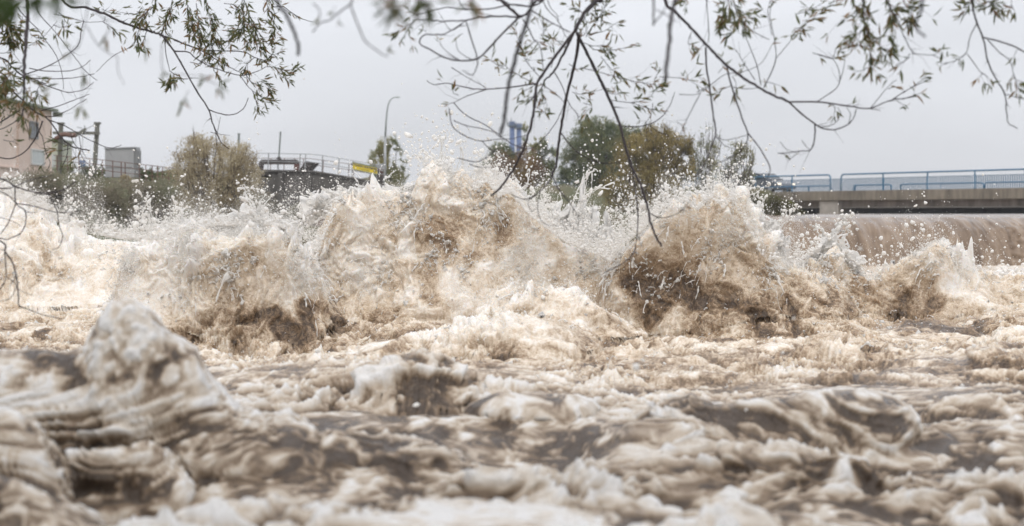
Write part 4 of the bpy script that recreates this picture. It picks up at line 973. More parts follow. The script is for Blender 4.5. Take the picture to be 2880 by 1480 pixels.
def bough(label, Y, strokes, leafy=(), leaf_px=27, seed=0, lm=None, name='willow_branch', side=.35, sides=1.0, twiglets=1.0):
    """strokes: (width px at root, width px at tip, [(px, row) ...]); leafy: (leaves per 100 px, [(px, row) ...])"""
    g = np.random.default_rng(100 + seed)
    if Y > 9: Y *= 1.28
    w = MB(); LP, LD, LL = [], [], []
    s = Y / F
    first = strokes[0][2][0] if strokes else leafy[0][1][0]
    root = empty(name, P(first[0], min(first[1], -60), Y), label, 'branch', 'willow branches hanging over the water')
    def world(c, dy): return [Vector(((x - HX) / F * (Y + d), Y + d, CZ + (HY - y) / F * (Y + d))) for (x, y), d in zip(c, dy)]
    def run(pts, w0, w1, leafn):
        pts = list(pts)
        if pts[0][1] <= 3: pts = [(pts[0][0] - (pts[1][0] - pts[0][0]) * 1.2, pts[0][1] - 170)] + pts
        if pts[0][0] <= 0: pts = [(pts[0][0] - 160, pts[0][1] - (pts[1][1] - pts[0][1]) * .6 - 30)] + pts
        L = sum(math.dist(a, b) for a, b in zip(pts, pts[1:])); n = max(8, int(L / 9))
        c = spline(pts, n); c += g.normal(0, .35 + .1 * w0, c.shape) * np.linspace(.2, 1, n)[:, None]
        dy = g.normal(0, .10) + side * np.sin(np.linspace(0, g.uniform(1, 3), n) + g.uniform(0, 6)) * min(1, L / 400)
        W = world(c, dy); rad = np.linspace(w0, w1, n) * .62 * s * np.exp(g.normal(0, .07, n))
        w.tube(W, list(np.maximum(rad, .0009)), 6)
        A = np.array(W)
        tan = np.gradient(A, axis=0); tan /= np.linalg.norm(tan, axis=1, keepdims=True) + 1e-9
        # short bare side shoots
        for k in range(int(g.poisson(L / 150 * twiglets * sides))):
            i = int(g.uniform(.25, .98) * (n - 1)); a0 = A[i]; d = tan[i] + g.normal(0, .55, 3) * np.array([1, .5, 1]); d /= np.linalg.norm(d); l = g.uniform(12, 45) * s
            e = a0 + d * l; e2 = e + (d + np.array([0, 0, g.normal(0, .5)])) * l * .6
            w.tube([Vector(a0), Vector(e), Vector(e2)], [max(rad[i] * .5, .0012), .0011, .0007], 4)
            if leafn > 0 and g.random() < .6: put(e2, d, 3)
        if leafn > 0:
            m = int(L / 100 * leafn)
            for k in range(m):
                u = g.uniform(.06, 1) ** .8; i = min(n - 1, int(u * (n - 1))); a0 = A[i]
                if g.random() < .45:          # on a small shoot of its own
                    d = tan[i] + g.normal(0, .7, 3); d /= np.linalg.norm(d); l = g.uniform(10, 34) * s; e = a0 + d * l
                    w.tube([Vector(a0), Vector(e)], [.0014, .0008], 4); put(e, d, int(g.integers(2, 5)))
                else: put(a0, tan[i], 1)
            put(A[-1], tan[-1], 3)
    def put(p, t, n):
        for _ in range(n):
            d = t * 1.1 + g.normal(0, .55, 3) + np.array([0, 0, -.25]); LP.append(p + g.normal(0, 2.5, 3) * s); LD.append(d); LL.append(leaf_px * s * g.uniform(.55, 1.25))
    for w0, w1, pts in strokes: run(pts, w0, w1, 0)
    for dens, pts in leafy: run(pts, 1.7, .9, dens)
    if w.v: w.build('wood', TWIG, root, smooth=True, normals=False)
    if LP:
        n = len(LP); tone = np.clip(g.beta(1.6, 2.2, n), 0, 1)
        leaf_object(np.array(LP), np.array(LD), np.array(LL), g.uniform(.14, .22, n), tone, lm or M_WIL, root)
    return root
def build_boughs():
    bough('long leafy willow bough slanting down to a bare tip over the golden shrub', 13,
      [(6, 5, [(178, 3), (241, 21), (297, 40), (349, 65), (406, 84), (444, 95), (457, 101)]),
       (4.5, 2, [(457, 101), (489, 143), (520, 197), (552, 254), (587, 308), (598, 346), (611, 377), (622, 400), (644, 419)]),
       (4, 2, [(457, 101), (489, 111), (527, 127), (571, 140), (619, 143), (682, 146), (717, 162)]),
       (3, 1.6, [(489, 113), (540, 132), (578, 149), (609, 168), (647, 190), (685, 209)]),
       (3, 1.4, [(491, 144), (530, 147), (552, 165), (603, 192), (676, 212), (717, 203), (752, 187)]),
       (2.6, 1.6, [(587, 308), (609, 317), (641, 324), (670, 317), (692, 295), (698, 276)]),
       (2.2, 1.2, [(676, 213), (698, 244), (717, 260)]), (2.4, 1.4, [(463, 114), (467, 152), (478, 200)]), (2, 1.2, [(598, 346), (606, 372), (609, 410)]), (1.5, .8, [(611, 377), (616, 350), (621, 328)]), (1.4, .8, [(592, 372), (620, 378), (647, 381)])],
      [(26, [(484, 0), (474, 40), (460, 82)]), (30, [(524, 0), (540, 60), (549, 108)]), (34, [(552, 10), (560, 70), (565, 133)]), (26, [(578, 0), (597, 89), (597, 152)]), (24, [(590, 38), (609, 89), (635, 117), (655, 100)]), (22, [(600, 100), (622, 130), (617, 160), (610, 200)]),
       (28, [(682, 0), (687, 60), (673, 95)]), (26, [(687, 60), (712, 75), (702, 110), (690, 140)]), (24, [(687, 0), (714, 70), (730, 121), (752, 162)]), (22, [(720, 79), (749, 121), (772, 121)]), (30, [(717, 162), (700, 175), (690, 190)]), (24, [(752, 187), (774, 190), (812, 200), (826, 187)]), (20, [(774, 190), (790, 215), (808, 224)]), (26, [(717, 162), (745, 170), (765, 155), (785, 150)]),
       (28, [(717, 260), (743, 276), (768, 281)]), (22, [(710, 255), (722, 290), (724, 318)]), (22, [(690, 209), (712, 235), (735, 230), (765, 250)]), (36, [(478, 200), (490, 212), (470, 225)]), (26, [(530, 222), (500, 224), (480, 240)]), (18, [(535, 175), (560, 180), (575, 165)]), (20, [(600, 195), (612, 215)]),
       (22, [(749, 0), (765, 41), (771, 86), (765, 111)]), (16, [(630, 10), (660, 15), (665, 30)]), (16, [(440, 0), (415, 30), (405, 50)]), (16, [(400, 20), (380, 40), (330, 33)]), (18, [(430, 20), (400, 45), (385, 70)]), (14, [(340, 40), (310, 35), (285, 25)]), (20, [(390, 85), (385, 110), (392, 140)]), (14, [(420, 60), (412, 90), (400, 120)])], 25, 1)
    bough('thick upright willow stem hanging straight down beside the pink building', 10,
      [(9, 7, [(76, 0), (78, 41), (75, 95), (70, 159), (68, 222)]), (6, 3, [(68, 222), (67, 286), (63, 320), (52, 343)])],
      [(20, [(68, 222), (60, 255), (45, 270)]), (26, [(68, 240), (82, 270), (95, 300)]), (26, [(66, 270), (60, 300), (68, 330)]), (22, [(66, 200), (90, 225), (110, 240)]), (20, [(70, 180), (40, 200), (15, 215), (5, 260)]), (14, [(64, 300), (78, 325), (70, 345)])], 28, 2)
    bough('tangle of thin bare willow twigs arching across the pink building and the gantry', 12,
      [(4, 3, [(0, 162), (32, 187), (63, 213), (89, 222), (130, 236)]), (4, 3, [(0, 203), (32, 251), (63, 282), (98, 314), (136, 336), (167, 381), (198, 409), (221, 418), (254, 424)]), (2.6, 1.4, [(136, 337), (190, 358), (238, 387), (305, 416), (341, 409)]),
       (2.4, 1.4, [(82, 192), (127, 200), (190, 200), (228, 190), (255, 170)]), (2.4, 1.4, [(76, 219), (133, 222), (206, 219), (266, 208)]), (2.4, 1.4, [(95, 228), (159, 251), (197, 260), (238, 251), (263, 232)]), (2.4, 1.2, [(114, 312), (165, 298), (216, 279), (251, 265)]), (2.4, 1.2, [(117, 327), (152, 327), (190, 311), (243, 279)]),
       (2.6, 1.8, [(73, 209), (127, 190), (178, 162), (219, 128), (228, 86), (235, 57)]), (2.4, 1.4, [(50, 20), (65, 41), (105, 82), (133, 120), (159, 159), (173, 203), (179, 251)]), (2.4, 1.4, [(100, 20), (117, 48), (159, 95), (203, 152), (238, 197), (273, 227)]),
       (3.4, 2.6, [(120, 341), (108, 371), (90, 404), (66, 430), (35, 445), (0, 444), (-60, 425)]), (3.6, 2.6, [(57, 311), (35, 322), (0, 345), (-60, 385)]), (2.6, 1.6, [(54, 333), (31, 350), (0, 364), (-50, 375)]), (2.2, 1.3, [(104, 330), (104, 357), (120, 388), (128, 426), (141, 458), (132, 478)]), (2.2, 1.6, [(191, 405), (189, 435), (181, 458), (167, 477)]),
       (1.8, 1, [(198, 375), (206, 400), (220, 418), (235, 450), (248, 462)]), (1.8, 1, [(222, 380), (228, 415), (240, 440)]), (2, 1.2, [(71, 340), (82, 380), (82, 395)]), (1.6, 1, [(150, 40), (200, 50), (240, 62), (290, 60), (296, 47)]), (1.8, 1.2, [(0, 150), (30, 130), (55, 95), (64, 45)]), (1.6, 1, [(80, 130), (120, 105), (160, 60)]), (1.6, 1, [(0, 90), (30, 140), (60, 180)]), (2.2, 1.2, [(0, 262), (60, 262)]),
       (2.0, 1.2, [(393, 95), (368, 130), (317, 159), (270, 203)])],
      [(12, [(165, 35), (180, 50), (178, 80)]), (10, [(10, 394), (30, 398), (50, 395)]), (12, [(200, 412), (180, 405), (150, 395)]), (10, [(198, 418), (165, 425), (142, 418)]), (8, [(228, 410), (224, 435), (206, 450)]), (6, [(128, 458), (118, 466)]), (30, [(0, 20), (20, 60), (40, 90)]), (26, [(0, 60), (25, 100), (35, 120)]), (22, [(30, 0), (10, 40), (0, 55)]), (16, [(60, 60), (55, 95), (62, 115)]), (16, [(85, 95), (100, 105), (118, 110)]),
       (24, [(10, 170), (30, 215), (25, 240)]), (24, [(0, 215), (10, 260)]), (14, [(0, 290), (8, 320)]), (14, [(120, 225), (105, 255), (118, 280)]), (12, [(150, 70), (170, 78), (190, 72)]), (14, [(290, 62), (310, 75), (320, 85)])], 28, 3)
    bough('willow twig with large dark leaves between the pink building and the golden shrub', 8.2,
      [(2.4, 1.4, [(250, -20), (240, 60), (222, 128), (200, 150)]), (2.2, 1.2, [(262, 30), (300, 55), (330, 60)]), (2, 1, [(455, 120), (460, 200), (520, 210), (590, 215)]), (2, 1, [(238, 215), (232, 255), (228, 290)]), (2, 1.2, [(244, 73), (273, 124), (314, 155), (330, 160), (332, 200), (350, 240)])],
      [(5, [(220, 130), (204, 140), (190, 150)]), (5, [(228, 185), (236, 210)]), (6, [(310, 70), (300, 95)]), (5, [(232, 270), (230, 300)]), (4, [(455, 180), (457, 200)]), (5, [(590, 212), (575, 225), (612, 235)]), (5, [(530, 255), (515, 285)]), (4, [(155, 235), (142, 250)]), (4, [(415, 110), (412, 130)])], 42, 4)
    bough('bare looping willow twigs in the spray below the pink building', 10.5,
      [(3.6, 2.6, [(0, 502), (42, 524), (91, 540), (136, 545), (181, 532), (215, 510)]), (3, 1.6, [(0, 530), (42, 524), (94, 504), (151, 493)]), (3, 2, [(42, 525), (45, 572), (70, 593), (72, 627), (57, 657), (23, 672), (0, 670), (-40, 655)]), (2.6, 1.8, [(0, 538), (45, 572)]), (2.6, 1.6, [(45, 572), (23, 627), (0, 660)]), (2.6, 1.4, [(45, 572), (98, 581), (162, 598), (227, 594)]), (2.6, 1.6, [(136, 545), (159, 589), (166, 634), (176, 664), (166, 695), (147, 702)]), (1.6, 1, [(0, 612), (40, 625), (62, 638)])], [], 25, 5)
    bough('bare willow twigs dangling at the left edge above the foam', 9.5,
      [(5, 3, [(0, 678), (15, 710), (36, 740), (49, 797), (53, 861)]), (2.6, 1.5, [(53, 861), (120, 885), (175, 897)]), (3, 1.8, [(13, 710), (17, 778), (0, 812), (-30, 850)]), (2.2, 1.4, [(49, 800), (30, 838), (0, 848)]), (1.8, 1, [(17, 778), (40, 795), (60, 820), (95, 830)]), (1.6, .9, [(0, 702), (14, 702)])], [], 25, 6)
    bough('short thick bare willow stub pointing down from the top', 8, [(9, 7, [(778, 0), (803, 38), (825, 86), (838, 124), (839, 155)])], [], 25, 7, twiglets=0)
    bough('thin bare twig crossing the sky right of the short thick stub', 14, [(2.2, 1.4, [(759, 3), (797, 19), (844, 51), (880, 62)])], [(8, [(759, 3), (790, 20), (840, 50)])], 20, 8)
    bough('blurred drooping willow twigs with few leaves at the top, left of centre', 8.0,
      [(4, 3, [(990, -10), (986, 10), (952, 36), (928, 56), (902, 65), (880, 90)]), (4, 2.4, [(986, 15), (1006, 68), (1027, 116), (1064, 145), (1090, 160)]), (3, 2, [(880, 10), (900, 30), (897, 60)])],
      [(4, [(945, 18), (935, 30)]), (3, [(1092, 158), (1091, 140)]), (3, [(952, 36), (952, 56)]), (3, [(900, 30), (897, 52)])], 28, 9)
    bough('cluster of large blurred green leaves hanging at the top centre', 6.6, [(3, 2, [(1180, -45), (1140, -35), (1112, 5), (1100, 30)]), (3, 2, [(1180, -45), (1182, -10), (1176, 20)])],
      [(9, [(1105, 0), (1098, 22)]), (8, [(1120, 10), (1115, 35)]), (6, [(1195, -5), (1198, 5)]), (6, [(1175, -10), (1178, 10)]), (6, [(1325, -10), (1325, 20)])], 58, 10, M_WIL)
    bough('dark willow bough spreading arching bare twigs left of centre', 9.5,
      [(9, 6, [(1395, -20), (1409, 0), (1454, 41), (1463, 48)]), (6, 2.4, [(1527, -14), (1508, 3), (1486, 32), (1463, 48), (1419, 46), (1352, 49), (1311, 57), (1248, 60), (1200, 55), (1165, 58)]), (4, 2.2, [(1527, 2), (1435, 13), (1378, 25), (1305, 27), (1257, 21), (1200, 35), (1170, 43)]),
       (4.5, 2.4, [(1457, 51), (1416, 92), (1378, 133), (1343, 165), (1295, 171), (1251, 162), (1206, 138), (1180, 121), (1192, 99), (1218, 98), (1255, 93), (1310, 58)]), (3, 1.8, [(1311, 60), (1324, 105), (1343, 165), (1340, 190), (1327, 211), (1300, 198)]), (3.4, 1.8, [(1470, 54), (1486, 79), (1501, 111), (1520, 133), (1528, 197)]), (3.4, 2, [(1495, 29), (1530, 52), (1568, 73), (1606, 92)]), (2.6, 1.6, [(1527, 3), (1568, 57), (1593, 105)]), (2.2, 1.2, [(1295, 171), (1262, 150), (1240, 128)]), (2.2, 1.2, [(1330, 170), (1290, 145), (1281, 110)]), (2, 1.2, [(1311, 57), (1270, 85), (1240, 45)]), (2, 1.2, [(1540, 0), (1565, 40), (1572, 60)]), (2.2, 1.4, [(1290, 0), (1330, 30), (1390, 45)])],
      [(3, [(1300, 95), (1290, 102)]), (4, [(1240, 128), (1236, 115)]), (8, [(1165, 58), (1150, 70), (1125, 82), (1112, 95)]), (8, [(1165, 60), (1145, 85), (1138, 100)]), (4, [(1200, 90), (1190, 84)]), (9, [(1170, 43), (1155, 35), (1150, 30)]), (12, [(1506, 115), (1492, 125), (1482, 130)]), (14, [(1520, 100), (1530, 90), (1524, 60), (1510, 50)])], 26, 11)
    bough('pale blurred twig hanging straight down just left of the blue towers', 8.6, [(9, 8, [(1500, -20), (1486, 48), (1463, 117), (1441, 197), (1425, 270), (1419, 327), (1408, 378)])], [], 25, 12, twiglets=0)
    bough('main dark willow bough forking into four long bare switches in the centre', 10.5,
      [(11, 9, [(1690, -12), (1679, 0), (1641, 41), (1616, 89)]), (8, 4.5, [(1616, 89), (1581, 133), (1546, 181), (1511, 235), (1505, 286), (1495, 343), (1486, 378), (1470, 424), (1445, 474), (1410, 524), (1380, 552)]), (6.5, 4, [(1614, 90), (1593, 136), (1558, 200), (1530, 228)]),
       (7.5, 5, [(1628, 95), (1622, 152), (1606, 222), (1590, 286), (1577, 365), (1572, 399), (1564, 459), (1552, 499)]), (3.4, 1.8, [(1552, 499), (1519, 538), (1479, 561), (1440, 548)]), (3, 1.8, [(1555, 499), (1579, 543), (1604, 573), (1629, 613)]), (2, 1.2, [(1519, 538), (1512, 588), (1529, 628), (1569, 636)]), (2, 1.2, [(1509, 550), (1485, 565), (1495, 595), (1508, 585)]), (1.8, 1, [(1558, 520), (1600, 560), (1640, 570)]),
       (8.5, 5, [(1622, 92), (1644, 136), (1679, 206), (1705, 260), (1736, 330), (1749, 374), (1774, 464), (1799, 514), (1819, 573), (1829, 623), (1845, 665), (1862, 692)]), (3.2, 2, [(1776, 464), (1789, 548), (1794, 618), (1786, 698), (1760, 735), (1700, 768)]), (2.4, 1.4, [(1829, 600), (1850, 611), (1878, 611), (1913, 596), (1943, 563)]), (3, 1.6, [(1577, 373), (1609, 414), (1649, 444), (1699, 459), (1744, 456)]), (2.6, 1.4, [(1745, 356), (1799, 356), (1848, 339), (1883, 299), (1898, 259)]), (2, 1.2, [(1822, 350), (1850, 370), (1880, 382)]),
       (3.4, 1.6, [(1511, 235), (1476, 240), (1422, 247), (1371, 251), (1327, 249), (1257, 235), (1219, 238), (1200, 227)]), (2.4, 1.4, [(1371, 251), (1314, 270), (1276, 289)]), (2.6, 1.6, [(1276, 289), (1295, 311), (1321, 330), (1365, 352), (1397, 374), (1440, 405), (1480, 418), (1510, 408), (1560, 350), (1590, 286)]), (2.4, 1.6, [(1263, 305), (1273, 355), (1311, 384), (1355, 397), (1397, 392), (1441, 390), (1486, 379)]), (2.2, 1.4, [(1276, 339), (1308, 352), (1378, 368), (1410, 388)]), (2, 1.2, [(1270, 190), (1311, 216), (1368, 247)]), (2.2, 1.4, [(1355, 397), (1385, 425), (1420, 440), (1462, 430)]), (2.4, 1.6, [(1290, 445), (1330, 455), (1362, 448), (1395, 420)]), (2, 1.2, [(1320, 462), (1350, 470), (1385, 470)]),
       (2.4, 1.4, [(1560, 205), (1580, 240), (1600, 290), (1630, 330)]), (2, 1.2, [(1520, 235), (1560, 262), (1590, 290)])],
      [(14, [(1520, 219), (1479, 171), (1463, 127), (1451, 92)]), (13, [(1505, 236), (1444, 203), (1406, 171)]), (10, [(1420, 195), (1395, 180), (1376, 168)]), (8, [(1276, 289), (1262, 292)]), (8, [(1290, 268), (1275, 262), (1276, 255)]), (12, [(1530, 228), (1515, 260), (1480, 280)]), (14, [(1530, 228), (1525, 260), (1540, 300)]), (12, [(1511, 235), (1470, 260), (1455, 270)]), (10, [(1505, 300), (1530, 315), (1522, 320)]), (12, [(1550, 190), (1560, 150), (1540, 120)]), (12, [(1590, 136), (1570, 118), (1555, 108)]),
       (26, [(1641, 60), (1655, 30), (1668, 5), (1640, -20)]), (26, [(1648, 105), (1668, 70), (1690, 40), (1708, 10)]), (20, [(1628, 110), (1650, 85), (1640, 40), (1610, 20)]), (14, [(1640, 120), (1670, 130), (1695, 128), (1712, 145)]), (8, [(1667, 140), (1733, 140), (1786, 127)]), (8, [(1660, 98), (1702, 86), (1736, 63)]), (9, [(1632, 190), (1695, 206), (1765, 225), (1822, 235), (1866, 243)]), (9, [(1854, 216), (1901, 219), (1936, 225), (1978, 251)]), (12, [(1840, 225), (1850, 205), (1846, 195)]), (9, [(1721, 282), (1778, 289), (1822, 276), (1844, 254)]), (10, [(1778, 289), (1822, 305), (1854, 312)]), (9, [(1836, 290), (1832, 320), (1815, 350)]), (9, [(1610, 260), (1640, 265), (1700, 250)]), (10, [(1690, 160), (1715, 190), (1730, 205)]), (9, [(1705, 260), (1730, 265), (1750, 262)]), (10, [(1640, 290), (1665, 300), (1640, 320)]), (8, [(1625, 330), (1632, 345)]), (9, [(1600, 180), (1625, 195), (1640, 190)])], 27, 13)
    bough('pale blurred twig hanging straight down right of the four long switches', 8.6, [(10, 8, [(1906, -30), (1898, 0), (1887, 60), (1879, 143), (1870, 228)])], [], 25, 14, twiglets=0)
    bough('short blurred twig end beside the pale hanging twig', 8.6, [(6, 5, [(1836, -20), (1838, 0), (1838, 70)]), (3, 2, [(1838, 66), (1865, 35), (1880, 0)]), (2.4, 1.6, [(1845, 28), (1880, 45), (1905, 62)])], [(3, [(1880, 45), (1886, 58)])], 26, 15, twiglets=0)
    bough('long dark willow bough slanting across the right half down to a hooked tip', 9.8,
      [(8, 5.5, [(1870, 0), (1898, 32), (1946, 82), (1990, 130), (2044, 184), (2100, 225), (2159, 260), (2219, 287)]), (4, 2, [(2219, 287), (2298, 287), (2349, 293), (2397, 300), (2444, 305), (2508, 281), (2543, 278), (2584, 270)]), (2.2, 1.2, [(2508, 281), (2559, 249), (2619, 222)]), (2, 1.2, [(2451, 301), (2495, 247), (2521, 225)]), (1.8, 1, [(2440, 305), (2478, 312)]),
       (4, 2, [(2219, 287), (2251, 317), (2292, 349), (2317, 362), (2349, 365), (2387, 349), (2403, 327), (2406, 311)]), (1.8, 1.2, [(2310, 357), (2345, 350), (2364, 320), (2355, 303)]), (1.8, 1.2, [(2387, 349), (2392, 320), (2380, 302)]), (3.6, 2, [(2292, 349), (2292, 381), (2282, 420), (2249, 426), (2189, 431)]), (1.6, 1, [(2194, 399), (2212, 420), (2235, 427)]), (1.6, 1, [(2255, 395), (2270, 415), (2280, 420)]), (1.6, 1, [(2250, 426), (2230, 442), (2215, 453)]),
       (4.4, 3, [(1985, 133), (1987, 190), (1997, 254), (2006, 324), (2012, 378), (1991, 440), (1969, 481), (1954, 500)]), (4.2, 3, [(2044, 187), (2057, 241), (2082, 317), (2103, 374)]), (3, 2.4, [(2103, 374), (2136, 416), (2165, 469), (2161, 498)]), (3, 1.8, [(2103, 374), (2101, 398), (2081, 427), (2027, 456), (1987, 471)]), (1.8, 1.2, [(2014, 385), (2045, 394), (2103, 380)]), (1.6, 1, [(2016, 388), (2042, 412), (2075, 422)]), (2.4, 1.6, [(1987, -10), (1987, 0), (1993, 79), (1993, 120)]),
       (2.6, 1.4, [(2149, 247), (2182, 165), (2171, 73), (2165, 41), (2173, 0)]), (2.2, 1.4, [(2140, 240), (2127, 178), (2095, 98), (2076, 35)]), (2, 1.2, [(2124, 226), (2092, 178), (2070, 140)]), (2, 1.2, [(1960, 260), (2000, 238), (2041, 209), (2089, 203), (2140, 178), (2171, 127)]), (2.2, 1.4, [(2298, 287), (2359, 238), (2346, 171), (2286, 149)]), (1.8, 1.2, [(2359, 238), (2376, 174), (2365, 140)]), (2, 1.2, [(1970, 262), (1930, 340), (1905, 400)]), (2, 1.2, [(2057, 245), (2100, 250), (2140, 246)]), (2.4, 1.6, [(2063, 0), (2085, 60), (2130, 95), (2163, 112)]), (1.6, 1, [(1910, 266), (1960, 265), (2000, 240)])],
      [(20, [(2063, 0), (2076, 35), (2095, 70)]), (22, [(2070, 40), (2050, 50), (2030, 60)]), (18, [(2050, -10), (2040, 25), (2028, 70)]), (16, [(2085, 40), (2110, 45), (2125, 60)]), (10, [(2080, 75), (2060, 90), (2045, 95)]), (8, [(2182, 165), (2222, 117), (2240, 85)]), (20, [(2238, 80), (2254, 76), (2301, 41), (2352, 0)]), (18, [(2240, 40), (2275, 30), (2310, 10)]), (9, [(2171, 100), (2160, 30), (2172, -10)]), (7, [(2171, 127), (2180, 115)]), (6, [(2070, 145), (2066, 138)]), (7, [(2286, 149), (2340, 165), (2350, 140)]), (5, [(2498, 250), (2521, 243)]), (8, [(2540, 262), (2580, 235), (2600, 220)]), (6, [(2520, 282), (2545, 298)]), (8, [(2543, 278), (2590, 262)]), (5, [(2330, 293), (2348, 300), (2345, 325)]), (5, [(2380, 297), (2397, 292)]), (10, [(2057, 241), (2035, 250), (2020, 262)]), (10, [(2060, 215), (2070, 235), (2068, 265)]), (6, [(2020, 205), (2035, 190)]), (6, [(1990, 120), (1975, 130), (1965, 140)]), (6, [(1960, 210), (1975, 225)]), (5, [(2150, 240), (2160, 232), (2195, 241)]), (4, [(2085, 205), (2083, 190)]), (4, [(2194, 432), (2208, 434)]), (8, [(1945, 90), (1935, 120), (1950, 130)]), (8, [(1930, -10), (1920, 5)]), (5, [(1905, 345), (1920, 352)])], 30, 16)
    bough('leafy willow spray hanging from the top edge right of the long slanting bough', 9.2,
      [(3, 2, [(2428, 0), (2431, 57), (2444, 102), (2447, 152), (2450, 190)]), (3.4, 2, [(2478, -30), (2495, 0), (2511, 35), (2521, 48), (2543, 105), (2568, 152)]), (2.2, 1.2, [(2515, 38), (2545, 58), (2581, 67)]), (1.8, 1.2, [(2568, 152), (2590, 153), (2622, 155), (2640, 148)]), (1.8, 1.2, [(2560, 150), (2545, 170), (2520, 182)])],
      [(20, [(2428, 0), (2431, 57), (2440, 90)]), (20, [(2444, 98), (2447, 152), (2452, 188)]), (16, [(2444, 98), (2470, 127), (2495, 150)]), (16, [(2436, 80), (2410, 100), (2380, 115)]), (14, [(2447, 130), (2420, 128), (2392, 125)]), (18, [(2425, 20), (2400, 40), (2375, 55)]), (18, [(2495, 0), (2511, 35), (2511, 79), (2514, 127)]), (16, [(2500, 10), (2530, 25), (2560, 10)]), (14, [(2511, 60), (2490, 95), (2470, 110)]), (14, [(2490, 140), (2505, 150), (2480, 160)]), (7, [(2622, 155), (2650, 165), (2640, 145)]), (6, [(2560, 160), (2540, 175), (2525, 185)]), (8, [(2395, -10), (2410, 20)]), (6, [(2440, 190), (2420, 200), (2405, 198)]), (12, [(2540, 0), (2560, 30), (2562, 55)])], 32, 17)
    bough('slim willow branch drooping at the right edge with a bare curved tip', 9.4,
      [(4.4, 2, [(2733, 0), (2746, 60), (2765, 108), (2778, 171), (2797, 216), (2825, 263), (2831, 317), (2836, 346), (2863, 362)]), (3.6, 3, [(2768, 106), (2812, 117), (2857, 133), (2880, 146), (2960, 180)]), (2.6, 1.6, [(2777, 111), (2809, 146), (2841, 174), (2854, 222)]), (2.6, 1.4, [(2746, 67), (2727, 108), (2717, 149), (2686, 171), (2654, 181)]), (2.2, 1.4, [(2720, 152), (2758, 203), (2770, 210)]), (2, 1.4, [(2825, 265), (2880, 279), (2930, 285)]), (2, 1.2, [(2846, -30), (2845, 0), (2844, 18)])],
      [(9, [(2738, 25), (2715, 38), (2695, 45)]), (9, [(2735, -5), (2715, 10)]), (14, [(2740, 0), (2780, 5), (2795, 15)]), (8, [(2846, 15), (2825, 25)]), (8, [(2845, 15), (2855, 35)]), (7, [(2668, 177), (2645, 185)]), (6, [(2765, 205), (2750, 222)]), (6, [(2768, 208), (2783, 222)]), (14, [(2854, 215), (2862, 245)]), (8, [(2850, 210), (2835, 235)]), (10, [(2858, 225), (2890, 235)]), (4, [(2860, 140), (2852, 160)]), (4, [(2715, 150), (2705, 165)])], 32, 18)
    bough('out-of-focus twig with a crooked end hanging from the top edge, right of the leafy spray', 8.0, [(8, 5, [(2600, -20), (2594, 0), (2590, 32), (2578, 57), (2578, 82), (2603, 102)])], [], 25, 19, twiglets=0)
    bough('big blurred green leaves close to the lens in the top left corner', 5.4, [(4, 3, [(30, -60), (60, -30), (120, -25), (175, -30)])],
      [(14, [(30, -20), (36, 5), (38, 15)]), (10, [(8, -20), (4, -5)]), (10, [(98, -25), (102, -8)]), (10, [(155, -30), (160, -15)])], 62, 20, M_NEAR, twiglets=0)
build_boughs()
def build_canopy():
    """the willow on the near bank whose boughs reach into the picture; unseen crown added to dim the near water"""
    root = empty('shading_willow', (-3.6, -3.5, .3), 'large willow on the near bank whose unseen crown is added to shade the near water', 'tree')
    g = np.random.default_rng(77); n = 15000
    d = g.normal(size=(n, 3)); d /= np.linalg.norm(d, axis=1, keepdims=True); d *= (g.random(n) ** .45)[:, None]
    pos = d * np.array([11.5, 5.0, 2.4]) + np.array([0, 0, 9.0]); c = sn(pos[:, 0], pos[:, 1], pos[:, 2], 1.6, 5) + .6 * sn(pos[:, 0], pos[:, 1], pos[:, 2], .7, 6)  # crown out of view, added to shade the foreground water
    pos = pos[c > -.3]; m = len(pos)
    leaf_object(pos, g.normal(size=(m, 3)) + np.array([0, 0, -.6]), g.uniform(.12, .26, m), np.full(m, .4), np.clip(g.normal(.4, .2, m), 0, 1), M_WIL, root, 'crown', low=True)
    w = MB(); w.tube([(-3.6, -3.5, -.2), (-3.5, -3.2, 2), (-3.0, -2.6, 4), (-2.4, -1.6, 6.8)], [.42, .34, .29, .2], 12)
    for k in range(12):
        t = Vector(pos[g.integers(m)]); q0 = Vector((-3.0, -2.6, 4)).lerp(Vector((-2.4, -1.6, 6.8)), g.random()); q = q0.lerp(t, .5) + Vector((0, 0, .5)); w.tube([q0, q, t], [.13, .08, .02], 7)
    w.build('trunk', WOOD, root, smooth=True)
build_canopy()
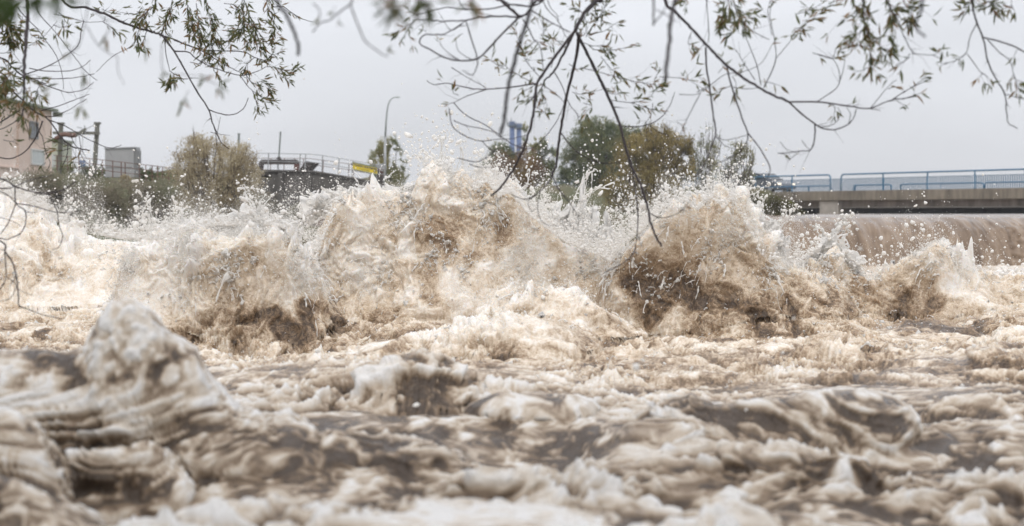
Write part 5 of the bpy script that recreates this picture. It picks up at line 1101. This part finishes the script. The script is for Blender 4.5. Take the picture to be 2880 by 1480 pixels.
# ------------------------------------------------------------------ sky, sun, camera
SUN_EL, SUN_AZ = R(52), R(180)      # azimuth measured clockwise from +Y
def build_light():
    w = bpy.data.worlds.new('World'); SC.world = w; w.use_nodes = True
    nt = w.node_tree; bg = nt.nodes['Background']
    sky = nt.nodes.new('ShaderNodeTexSky'); sky.sky_type = 'NISHITA'; sky.sun_disc = False
    sky.sun_elevation = SUN_EL; sky.sun_rotation = SUN_AZ; sky.dust_density = 3
    tc = nt.nodes.new('ShaderNodeTexCoord'); sp = nt.nodes.new('ShaderNodeSeparateXYZ')
    nt.links.new(tc.outputs['Generated'], sp.inputs[0])
    # overcast: cloud layer brightest overhead, soft darker bands low down
    mp = nt.nodes.new('ShaderNodeMapping'); mp.inputs['Scale'].default_value = (1, 1, 4.5)
    nt.links.new(tc.outputs['Generated'], mp.inputs[0])
    n = nt.nodes.new('ShaderNodeTexNoise'); n.inputs['Scale'].default_value = 2.6; n.inputs['Detail'].default_value = 4; n.inputs['Roughness'].default_value = .45
    nt.links.new(mp.outputs[0], n.inputs['Vector'])
    r = nt.nodes.new('ShaderNodeValToRGB'); el = r.color_ramp.elements
    for p_, v_ in ((0, .285), (.05, .335), (.15, .465), (.4, .52), (1, .62)):
        e_ = el[0] if p_ == 0 else (el[1] if p_ == 1 else el.new(p_)); e_.position = p_; e_.color = (v_, v_, v_, 1)
    nt.links.new(sp.outputs['Z'], r.inputs[0])
    cl = nt.nodes.new('ShaderNodeMapRange'); cl.inputs['From Min'].default_value = .3; cl.inputs['From Max'].default_value = .7
    cl.inputs['To Min'].default_value = .90; cl.inputs['To Max'].default_value = 1.10
    nt.links.new(n.outputs['Fac'], cl.inputs['Value'])
    mu = nt.nodes.new('ShaderNodeMath'); mu.operation = 'MULTIPLY'
    sc = nt.nodes.new('ShaderNodeMath'); sc.operation = 'MULTIPLY'; sc.inputs[1].default_value = 21
    nt.links.new(r.outputs[0], sc.inputs[0]); nt.links.new(sc.outputs[0], mu.inputs[0]); nt.links.new(cl.outputs[0], mu.inputs[1])
    tint = nt.nodes.new('ShaderNodeMix'); tint.data_type = 'RGBA'; tint.blend_type = 'MULTIPLY'; tint.inputs['Factor'].default_value = 1
    tint.inputs['B'].default_value = (.955, .975, 1.03, 1)
    nt.links.new(mu.outputs[0], tint.inputs['A'])
    mx = nt.nodes.new('ShaderNodeMix'); mx.data_type = 'RGBA'; mx.inputs['Factor'].default_value = .94
    nt.links.new(sky.outputs[0], mx.inputs['A']); nt.links.new(tint.outputs['Result'], mx.inputs['B'])
    nt.links.new(mx.outputs['Result'], bg.inputs[0]); bg.inputs[1].default_value = .1
    s = bpy.data.lights.new('sun', 'SUN'); s.energy = 1.0; s.angle = R(35); s.color = (1, .945, .87)
    o = bpy.data.objects.new('sun', s); COL.objects.link(o)
    d = Vector((math.sin(SUN_AZ) * math.cos(SUN_EL), math.cos(SUN_AZ) * math.cos(SUN_EL), math.sin(SUN_EL)))
    o.rotation_euler = d.to_track_quat('Z', 'Y').to_euler(); o.location = d * 60
def build_camera():
    c = bpy.data.cameras.new('camera'); o = bpy.data.objects.new('camera', c); COL.objects.link(o)
    c.sensor_width = 36; c.lens = 36 * F / 2880; c.shift_y = -(740 - HY) / 2880
    c.clip_start = .1; c.clip_end = 5000
    o.location = (0, 0, CZ); o.rotation_euler = (R(90), 0, 0)
    c.dof.use_dof = True; c.dof.focus_distance = 23.0; c.dof.aperture_fstop = 1.08
    SC.camera = o
def build_haze():
    m = bpy.data.materials.new('river_mist'); m.use_nodes = True; nt = m.node_tree; nt.nodes.clear()
    o = nt.nodes.new('ShaderNodeOutputMaterial'); v = nt.nodes.new('ShaderNodeVolumePrincipled')
    v.inputs['Color'].default_value = (.98, .985, 1, 1); v.inputs['Density'].default_value = .0007; v.inputs['Anisotropy'].default_value = .3
    nt.links.new(v.outputs[0], o.inputs['Volume'])
    b = MB(); b.box((0, 165, 8), (560, 350, 24)); tag(b.build('haze', m), kind='stuff')
build_haze()
build_light(); build_camera()
SC.view_settings.view_transform = 'Standard'; SC.view_settings.look = 'None'
SC.view_settings.exposure = .36; SC.view_settings.gamma = 1
SC.cycles.use_denoising = True; SC.cycles.max_bounces = 8
